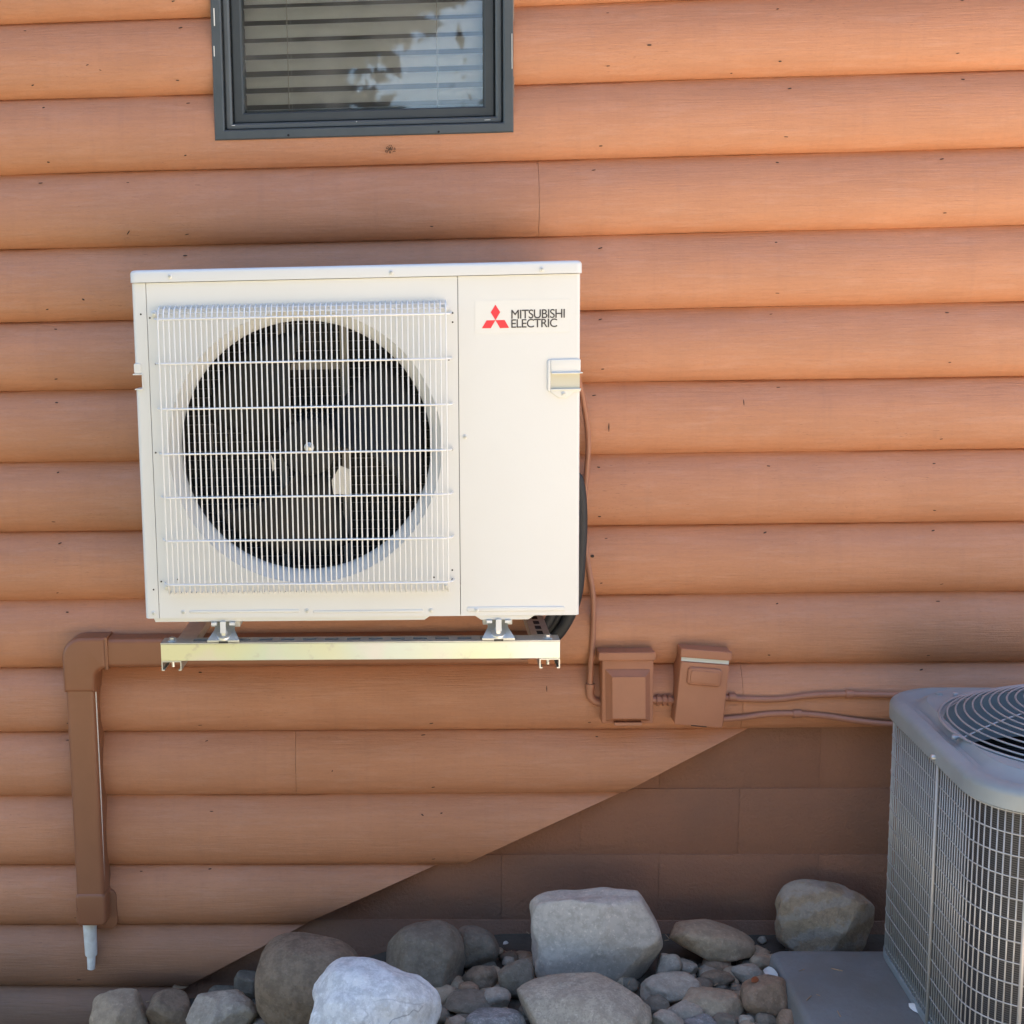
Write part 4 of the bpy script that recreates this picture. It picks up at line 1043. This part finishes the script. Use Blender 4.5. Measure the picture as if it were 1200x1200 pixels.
for p in post_pts:
    d = Vector((p.x, p.y, 0)).normalized(); n_ = Vector((round(d.x / max(abs(d.x), abs(d.y))), 0, 0)) if abs(d.x) > abs(d.y) else Vector((0, round(d.y / abs(d.y)), 0))
    q = p * 1.0 + n_ * .014; q.z = T0 + .012
    obj('screw', MB().tube([q - n_ * .004, q + n_ * .004, q + n_ * .006], [.0062, .0058, .003], 10), M_screw, cond, auto=40)
q = Vector((-CW + .10, CW - .10, T0 + .052)); obj('screw', MB().tube([q, q + Vector((0, 0, .004)), q + Vector((0, 0, .006))], [.009, .008, .004], 12), M_cmetal, cond, auto=40)

# ------------------------------------------------------------------ rocks
def rock_mat(name, c1, c2, sc, speck=None, c3=None, band=None, seed=0, bump=.6, cracks=0):
    if not cracks:      # river stone is a slightly warm grey
        warm = lambda c: (min(.7, c[0] * 1.24), min(.7, c[1] * 1.13), c[2])
        c1, c2 = warm(c1), warm(c2)
        if c3: c3 = warm(c3)
        if speck: speck = (warm(speck[0]), *speck[1:])
    m, N, L, b, mp, ns, ramp, mix = mat(name, c1, rough=.85, col2=c2, nscale=sc, nmix=.6, bump=min(1, bump * 1.5), bscale=70, col3=c3, n3scale=sc * .4, n3mix=.6, speck=speck, seed=seed, spec=.3)
    src0 = b.inputs['Base Color'].links[0].from_socket
    c_ = mix(ramp(ns(38, 8, .75), .44, .58, 0, .62), src0, tuple(x * .55 for x in c1))
    c_ = mix(ramp(ns(90, 4, .7), .56, .68, 0, .35), c_, tuple(min(1, x * 1.5) for x in c1))
    L.new(c_, b.inputs['Base Color'])
    if cracks:
        nn = N.new('ShaderNodeTexNoise'); nn.inputs['Scale'].default_value = 9; nn.inputs['Detail'].default_value = 4; L.new(mp.outputs[0], nn.inputs['Vector'])
        va = N.new('ShaderNodeVectorMath'); va.operation = 'SCALE'; va.inputs['Scale'].default_value = .16; L.new(nn.outputs['Color'], va.inputs[0])
        vb = N.new('ShaderNodeVectorMath'); vb.operation = 'ADD'; L.new(mp.outputs[0], vb.inputs[0]); L.new(va.outputs[0], vb.inputs[1])
        vo = N.new('ShaderNodeTexVoronoi'); vo.feature = 'DISTANCE_TO_EDGE'; vo.inputs['Scale'].default_value = cracks; L.new(vb.outputs[0], vo.inputs['Vector'])
        k1 = ramp(vo.outputs['Distance'], .0, .022, 1, 0); k2 = ramp(ns(3.5, 2), .50, .58, 0, .85)
        mu = N.new('ShaderNodeMath'); mu.operation = 'MULTIPLY'; L.new(k1, mu.inputs[0]); L.new(k2, mu.inputs[1])
        L.new(mix(mu.outputs[0], b.inputs['Base Color'].links[0].from_socket, tuple(x * .3 for x in c1)), b.inputs['Base Color'])
    if band:
        w = N.new('ShaderNodeTexWave'); w.inputs['Scale'].default_value = band[1]; w.inputs['Distortion'].default_value = 9; w.inputs['Detail'].default_value = 8; w.inputs['Detail Scale'].default_value = 1.5; w.inputs['Detail Roughness'].default_value = .75
        w.bands_direction = 'Z'; mp2 = N.new('ShaderNodeMapping'); mp2.inputs['Rotation'].default_value = (0.2, band[2], 0)
        L.new(mp.outputs[0], mp2.inputs[0]); L.new(mp2.outputs[0], w.inputs['Vector'])
        src = b.inputs['Base Color'].links[0].from_socket
        L.new(mix(ramp(w.outputs[1], .3, .8, 0, band[3]), src, band[0]), b.inputs['Base Color'])
    return m
RM = {
 'brown': rock_mat('rock_brown_grey', (.19, .155, .12), (.25, .205, .155), 5, ((.22, .19, .16), 190, .2), c3=(.11, .09, .075)),
 'white': rock_mat('rock_chalky', (.74, .74, .72), (.66, .66, .64), 4, c3=(.55, .54, .51), bump=.5, cracks=6),
 'dark': rock_mat('rock_dark_grey', (.19, .175, .15), (.14, .13, .11), 6, ((.20, .19, .18), 210, .2), seed=3),
 'block': rock_mat('rock_pale_block', (.53, .51, .475), (.45, .44, .41), 2.2, c3=(.27, .28, .29), bump=.25, seed=5),
 'speck': rock_mat('rock_speckled', (.42, .39, .33), (.31, .29, .25), 7, ((.17, .165, .155), 260, .4), c3=(.40, .37, .30), seed=7),
 'stripe': rock_mat('rock_striated', (.34, .28, .21), (.28, .23, .17), 5, band=((.40, .37, .33), 5, .55, .45), c3=(.17, .16, .15), seed=9, bump=.9),
 'tan': rock_mat('rock_tan', (.38, .32, .245), (.29, .245, .19), 6, ((.36, .32, .26), 220, .2), c3=(.18, .165, .15), seed=12),
 'grey': rock_mat('rock_grey', (.38, .36, .32), (.28, .265, .235), 7, ((.34, .33, .31), 230, .25), seed=15),
 'blue': rock_mat('rock_blue_grey', (.17, .18, .19), (.28, .30, .32), 18, ((.42, .43, .45), 300, .4), seed=17),
 'red': rock_mat('rock_reddish', (.27, .20, .145), (.20, .15, .115), 7, ((.27, .22, .18), 200, .2), seed=19),
}
def rock_mesh(rx, ry, rz, p=2.2, rough=.10, seed=0, sub=4, cut=0.0, flat=0.0):
    bm = bmesh.new(); bmesh.ops.create_icosphere(bm, subdivisions=sub, radius=1)
    sv = Vector((seed * 3.1, seed * 1.7, seed * 2.3))
    pl = []
    rnd = random.Random(seed)
    for i in range(7):
        d = Vector((rnd.gauss(0, 1), rnd.gauss(0, 1), rnd.gauss(0, 1))).normalized(); pl.append((d, rnd.uniform(.78, .95) - cut))
    for v in bm.verts:
        c = v.co.copy(); l = (abs(c.x) ** p + abs(c.y) ** p + abs(c.z) ** p) ** (1 / p); c = c / l
        c *= 1 + noise.noise(c * 1.1 + sv) * rough * 1.6 + noise.noise(c * 2.6 + sv) * rough * .7 + noise.noise(c * 7 + sv) * rough * .16 + noise.noise(c * 18 + sv) * rough * .09 + noise.noise(c * 40 + sv) * rough * .04
        if cut:
            for d, k in pl:
                e_ = c.dot(d)
                if e_ > k: c -= d * (e_ - k) * .85
        v.co = (c.x * rx, c.y * ry, c.z * rz)
    for ax, R1 in enumerate((rx, ry, rz)):
        lo = min(v.co[ax] for v in bm.verts); hi = max(v.co[ax] for v in bm.verts)
        for v in bm.verts: v.co[ax] = (v.co[ax] - (lo + hi) / 2) * 2 * R1 / (hi - lo)
    me = bpy.data.meshes.new('rock'); bm.to_mesh(me); bm.free()
    for f in me.polygons: f.use_smooth = True
    return me
def px_scale(p): return FPX / ((p - Vector((0, -CAM_D, CAM_Z))).dot(F_))
def rock(x0, y0, x1, y1, m, label, name='rock', p=2.2, rough=.10, cut=.05, tilt=0, lift=0, seed=None, depth=.85, yaw=0, group='river rocks along the foundation', sub=4):
    cxp, cyp = (x0 + x1) / 2, (y0 + y1) / 2; seed = seed if seed is not None else int(x0 * 7 + y0)
    rz = .05; g_ = gz(0)
    for _ in range(8):
        q = atz(cxp, cyp, g_ + rz * .85 + lift); s = px_scale(q); g_ = gz(q.x)
        hx_, hy_ = (x1 - x0) / 2 / s, (y1 - y0) / 2 / s
        if tilt: hx_, hy_ = hx_, hy_
        ry = hx_ * depth
        el = math.atan2(CAM_Z - q.z, q.y + CAM_D); c_, s_ = math.cos(el), math.sin(el)
        v = hy_ * hy_ - (ry * s_) ** 2
        if v < (hy_ * .62) ** 2: ry = hy_ * .78 / s_ * .8; v = hy_ * hy_ - (ry * s_) ** 2; v = max(v, (hy_ * .6) ** 2)
        rz = math.sqrt(v) / c_
    # keep the stone in front of the wall
    maxy = -.012 - ry
    if q.y > maxy: q.y = maxy
    me = rock_mesh(hx_, ry, rz, p, rough, seed, sub, cut)
    o = bpy.data.objects.new(name, me); COL.objects.link(o); o.location = q; o.rotation_euler = (0, math.radians(tilt), math.radians(yaw))
    me.materials.append(RM[m]); tag(o, label, 'rock' if name != 'pebble' else 'pebble', group); return o
rock(300, 1100, 427, 1206, 'brown', 'large smooth round brown grey boulder left of the white rock', 'boulder', p=2.5, rough=.05, cut=0, seed=11, sub=5)
rock(362, 1129, 518, 1262, 'white', 'bright chalky white boulder with cracks at the front', 'boulder', p=2.3, rough=.10, cut=.0, seed=21, lift=.02, sub=5)
rock(452, 1084, 546, 1168, 'dark', 'dark grey brown rounded boulder against the foundation behind the white rock', 'boulder', p=2.6, rough=.07, seed=33)
rock(530, 1087, 584, 1136, 'dark', 'small egg shaped dark grey stone right of the dark boulder', p=2.2, rough=.07, seed=35, tilt=20)
rock(623, 1049, 774, 1150, 'block', 'big pale grey squared block of stone standing against the foundation', 'boulder', p=5.5, rough=.06, cut=-.10, seed=52, depth=.45, sub=5, tilt=-4)
rock(608, 1142, 762, 1226, 'speck', 'large flat speckled oval rock in front of the pale stone block', 'boulder', p=2.3, rough=.07, seed=55, sub=5)
rock(783, 1080, 886, 1126, 'tan', 'long flat brownish stone leaning between the pale block and the striated rock', p=2.6, rough=.09, cut=.1, tilt=14, seed=61, lift=.02)
rock(906, 1034, 1019, 1118, 'stripe', 'big brown striated rock beside the grey condenser, behind the slab', 'boulder', p=3.0, rough=.08, cut=.12, tilt=8, seed=73, sub=5, depth=.6)
rock(857, 1129, 893, 1154, 'grey', 'small whitish stone touching the corner of the dark slab', p=2.8, rough=.08, cut=.1, seed=81)
rock(797, 1154, 870, 1194, 'tan', 'tan oval stone in front of the small whitish one', p=2.5, rough=.08, seed=85)
rock(868, 1146, 927, 1196, 'red', 'reddish brown rounded stone beside the left edge of the dark slab', p=2.4, rough=.09, seed=88)
rock(750, 1142, 824, 1178, 'grey', 'grey angular stone just right of the flat speckled rock', p=2.8, rough=.12, cut=.12, seed=91)
rock(768, 1118, 800, 1150, 'grey', 'small grey stone at the lower right corner of the pale block', p=2.6, rough=.1, cut=.1, seed=93)
rock(790, 1125, 818, 1146, 'grey', 'little round grey stone under the left end of the long flat stone', p=2.2, seed=97)
rock(822, 1120, 856, 1142, 'red', 'little brown stone under the right end of the long flat stone', p=2.3, seed=98)
rock(878, 1118, 906, 1142, 'tan', 'small tan stone wedged behind the slab corner', p=2.4, seed=99)
rock(584, 1125, 629, 1170, 'dark', 'dark pointed stone between the speckled rock and the egg shaped one', p=2.3, rough=.1, seed=103, tilt=-20)
rock(541, 1130, 584, 1162, 'brown', 'brown stone just below the small egg shaped stone', p=2.6, rough=.1, cut=.1, seed=107)
rock(566, 1158, 599, 1183, 'grey', 'small pale oval pebble left of the speckled rock', 'pebble', p=2.3, rough=.06, seed=109)
rock(503, 1155, 536, 1179, 'tan', 'small pale tan pebble beside the top right of the white rock', 'pebble', p=2.3, rough=.06, seed=113)
rock(520, 1160, 577, 1192, 'dark', 'low dark flat stone in front of the brown stone', p=2.3, rough=.1, seed=115)
rock(537, 1150, 562, 1168, 'red', 'tiny reddish pebble on the dark flat stone', 'pebble', p=2.2, seed=116, lift=.015)
rock(545, 1184, 618, 1222, 'blue', 'blue grey speckled stone at the bottom edge left of the flat speckled rock', p=2.4, rough=.07, seed=119)
rock(218, 1160, 304, 1226, 'grey', 'rough grey stone left of the big brown grey boulder', p=2.5, rough=.13, cut=.12, seed=121, sub=5)
rock(106, 1164, 174, 1222, 'tan', 'leftmost tan grey stone below the white drain pipe', p=2.6, rough=.1, cut=.12, seed=125)
rock(172, 1163, 226, 1216, 'brown', 'brown grey lumpy stone between the leftmost stone and the rough grey one', p=2.5, rough=.12, cut=.12, seed=127)
rock(274, 1139, 306, 1172, 'dark', 'small dark stone tucked behind the big brown grey boulder', p=2.4, rough=.12, cut=.1, seed=129)
rock(244, 1148, 282, 1172, 'dark', 'small dark stone behind the rough grey stone', p=2.4, rough=.1, seed=131)
rock(294, 1192, 338, 1216, 'grey', 'flat pale pebble at the bottom edge before the brown grey boulder', 'pebble', p=2.3, seed=133)
rock(782, 1172, 826, 1200, 'grey', 'small grey white stone before the tan oval stone', p=2.6, rough=.09, cut=.1, seed=135)
rock(762, 1184, 802, 1214, 'grey', 'pale grey stone at the bottom edge right of the speckled rock', p=2.4, rough=.1, cut=.1, seed=137)
rock(801, 1190, 840, 1214, 'blue', 'blue grey pebble at the bottom edge below the tan oval stone', 'pebble', p=2.4, seed=139)
rock(832, 1188, 866, 1210, 'dark', 'dark grey pebble at the bottom edge, second left of the brown one by the slab', 'pebble', p=2.4, seed=141)
rock(864, 1190, 886, 1208, 'grey', 'tiny grey pebble at the bottom edge below the reddish stone', 'pebble', p=2.4, seed=143)
rock(884, 1188, 912, 1210, 'dark', 'dark round pebble at the bottom edge next to the brown pebble', 'pebble', p=2.4, seed=145)
rock(909, 1184, 942, 1212, 'red', 'brown pebble at the bottom edge against the dark slab', 'pebble', p=2.4, seed=147)
rock(752, 1166, 784, 1192, 'dark', 'dark stone between the speckled rock and the grey angular stone', p=2.4, seed=149)
rock(630, 1133, 664, 1152, 'dark', 'small dark stone below the left corner of the pale block', p=2.4, seed=151)
rock(588, 1121, 604, 1134, 'grey', 'tiny grey pebble behind the dark pointed stone', 'pebble', p=2.2, seed=153)
rock(500, 1180, 530, 1202, 'dark', 'dark pebble at the bottom edge right of the white rock', 'pebble', p=2.2, seed=155)
rock(524, 1190, 552, 1208, 'grey', 'grey pebble at the bottom edge beside the blue grey stone', 'pebble', p=2.2, seed=157)
rock(820, 1137, 860, 1156, 'brown', 'low brown stone left of the small whitish stone', p=2.3, seed=159)
# gravel too small to pick apart
gm_ = MB(); rnd = random.Random(5)
bm = bmesh.new(); bmesh.ops.create_icosphere(bm, subdivisions=2, radius=1); bm.verts.ensure_lookup_table()
IV = [v.co.copy() for v in bm.verts]; IF = [[v.index for v in f.verts] for f in bm.faces]; bm.free()
gms = [MB() for _ in range(3)]
for i in range(2200):
    x = rnd.uniform(-.95, .98); y = -.03 - rnd.random() ** .8 * 1.15; r_ = rnd.choice((.007, .010, .013, .017, .022, .028))
    if x > .79 and y < -.24: continue
    if y > -.14 and rnd.random() < .5: continue
    if r_ > .015 and y > -.10: r_ = .008
    sx_, sy_, sz_ = r_ * rnd.uniform(.8, 1.4), r_ * rnd.uniform(.8, 1.2), r_ * rnd.uniform(.5, .8); th = rnd.uniform(0, 6.3); sv = Vector((i, i * .3, 0))
    vs = []
    for v in IV:
        c = v * (1 + noise.noise(v * 1.4 + sv) * .35); X, Y_ = c.x * sx_, c.y * sy_
        vs.append((x + X * math.cos(th) - Y_ * math.sin(th), y + X * math.sin(th) + Y_ * math.cos(th), gz(x) + sz_ * .5 + c.z * sz_))
    gms[i % 3].add(vs, IF)
for q, m_, nm in zip(gms, ('dark', 'grey', 'tan'), ('gravel', 'gravel', 'gravel')):
    o = obj(nm, q, RM[m_], smooth=True); stuff(o); o['label'] = 'dark loose gravel and small stones filling gaps between the river rocks'
# bits of litter
def leaf(px, py, z, s, m, label, cat='leaf', rot=0, name='dry_leaf', curl=.5):
    q = atz(px, py, z); mb = MB(); vs = []
    for i in range(7):
        u = i / 6 * 2 - 1; w = (1 - u * u) ** .6 * .42 + .03
        for v_ in (-1, 0, 1): vs.append((u, v_ * w, abs(v_) * w * curl + .18 * u * u * curl))
    fs = [(i * 3 + j, i * 3 + j + 1, (i + 1) * 3 + j + 1, (i + 1) * 3 + j) for i in range(6) for j in range(2)]
    mb.add([(x * s, y * s, zz * s) for x, y, zz in vs], fs); o = obj(name, mb, m, smooth=True); o.location = q; o.rotation_euler = (.5, .1, rot)
    md = o.modifiers.new('thickness', 'SOLIDIFY'); md.thickness = .0008; return tag(o, label, cat)
leaf(211, 1158, gz(-.66) + .05, .022, M_leaf, 'curled dry tan leaf lying where the siding meets the rocks', rot=.4, curl=1.2)
leaf(884, 1149, .05, .016, M_oleaf, 'small orange brown leaf on top of the reddish stone', rot=.9)
leaf(905, 1144, .03, .026, M_chip, 'pale folded leaf standing along the left edge of the dark slab', rot=-1.2, curl=1.2)
leaf(592, 1106, gz(.2) + .02, .011, M_chip, 'tiny white chip on the dark soil behind the stones', 'chip', rot=.9, name='white_chip', curl=.9)
leaf(1073, 1182, pz + .006, .019, M_scratch, 'bright white sliver lying at the foot of the condenser', 'scrap', rot=-1.1, name='white_scrap', curl=.3)

# pine needles and grit lying on the gravel and along the slab
lm = MB(); rnd = random.Random(9)
for i in range(420):
    x = rnd.uniform(-.9, 1.02); y = -.03 - rnd.random() * .8; z = gz(x) + rnd.uniform(.012, .03)
    if x > .83 and y < -.25: z = pz + .0012; 
    if x > .83 and rnd.random() < .6: continue
    th = rnd.uniform(0, 6.3); l_ = rnd.uniform(.008, .026); w_ = rnd.uniform(.0006, .0016)
    dx, dy = math.cos(th) * l_, math.sin(th) * l_; zz = rnd.uniform(-.004, .008) if z > pz + .01 or x < .8 else 0
    lm.tube([(x, y, z), (x + dx, y + dy, z + zz)], w_, 4)
o = obj('needle_litter', lm, M_leaf); stuff(o); o['label'] = 'dry needles and bits of grit scattered over the gravel'

# ------------------------------------------------------------------ trees across the yard: some mirrored in the glass, the rest added to block sky
def tree(x, y, h, cr, czr, n, label, seed, leafc, ls=1.0):
    rnd = random.Random(seed); t = thing('leafy_tree', label, 'tree', (x, y, -.1), group='trees across the yard')
    mb = MB(); mb.tube([(x, y, -.2), (x + .1, y, h * .3), (x - .05, y + .1, h * .6), (x, y, h * .9)], [.2, .15, .1, .03], 8)
    cl = []
    for i in range(int(26 * ls)):
        a = rnd.uniform(0, 6.28); u = rnd.uniform(-1, 1); rr_ = rnd.random() ** .4
        c = Vector((x + math.cos(a) * cr * rr_ * math.sqrt(1 - u * u), y + math.sin(a) * cr * rr_ * math.sqrt(1 - u * u), h - czr + u * czr * rr_)); cl.append(c)
        mb.tube([(x, y, max(h * .3, c.z - 1)), ((x + c.x) / 2, (y + c.y) / 2, c.z - .5), tuple(c)], [.05, .03, .012], 5)
    obj('trunk', mb, mk('bark', (.10, .08, .06), .9), t)
    mb = MB()
    for i in range(n):
        c = rnd.choice(cl); p = c + Vector((rnd.gauss(0, .32 * ls ** .5), rnd.gauss(0, .32 * ls ** .5), rnd.gauss(0, .26 * ls ** .5))); s = rnd.uniform(.035, .085) * ls * (1.6 if ls > 1 else 1)
        a = Vector((rnd.gauss(0, 1), rnd.gauss(0, 1), rnd.gauss(0, 1))).normalized(); b = a.orthogonal().normalized() * s * .6; a *= s
        mb.add([p - a, p + b, p + a, p - b], [(0, 1, 2, 3)])
    me = bpy.data.meshes.new('crown'); me.from_pydata(mb.v, [], mb.f); me.materials.append(mk('leaf_green', leafc, .6, col2=tuple(c * .6 for c in leafc), nscale=1.5))
    o = bpy.data.objects.new('crown', me); COL.objects.link(o); o.parent = t; me.transform(Matrix.Translation(-Vector(t.location)))
tree(-2.2, -15, 7.4, 2.5, 3.2, 52000, 'tall leafy tree across the yard, mirrored in the left of the window', 3, (.030, .038, .028))
tree(1.7, -17, 4.9, 1.7, 1.8, 5000, 'lower round tree across the yard, right of the tall one', 8, (.05, .085, .03))
for tx, ty, th, tc, lb in ((-7.6, -14, 10.5, 2.9, 'tall bushy tree added to block sky, left of the mirrored one'), (-13.5, -15, 11, 3.3, 'tallest added tree at the left end of the sky blocking row'),
                       (4.9, -14, 10.5, 2.9, 'tall bushy tree added to block sky, right of the low round one'), (10.8, -14, 11, 3.3, 'broad added tree second from the right end of the sky blocking row'),
                       (17, -15, 11, 3.4, 'broad added tree at the right end of the sky blocking row'), (-2.6, -19, 11.5, 3.0, 'high added tree blocking sky behind the mirrored one')):
    tree(tx, ty, th, tc, th * .47, 9000, lb, int(tx * 10) + 400, (.035, .045, .028), 2.3)  # unseen row of trees, added to hold back low sky light
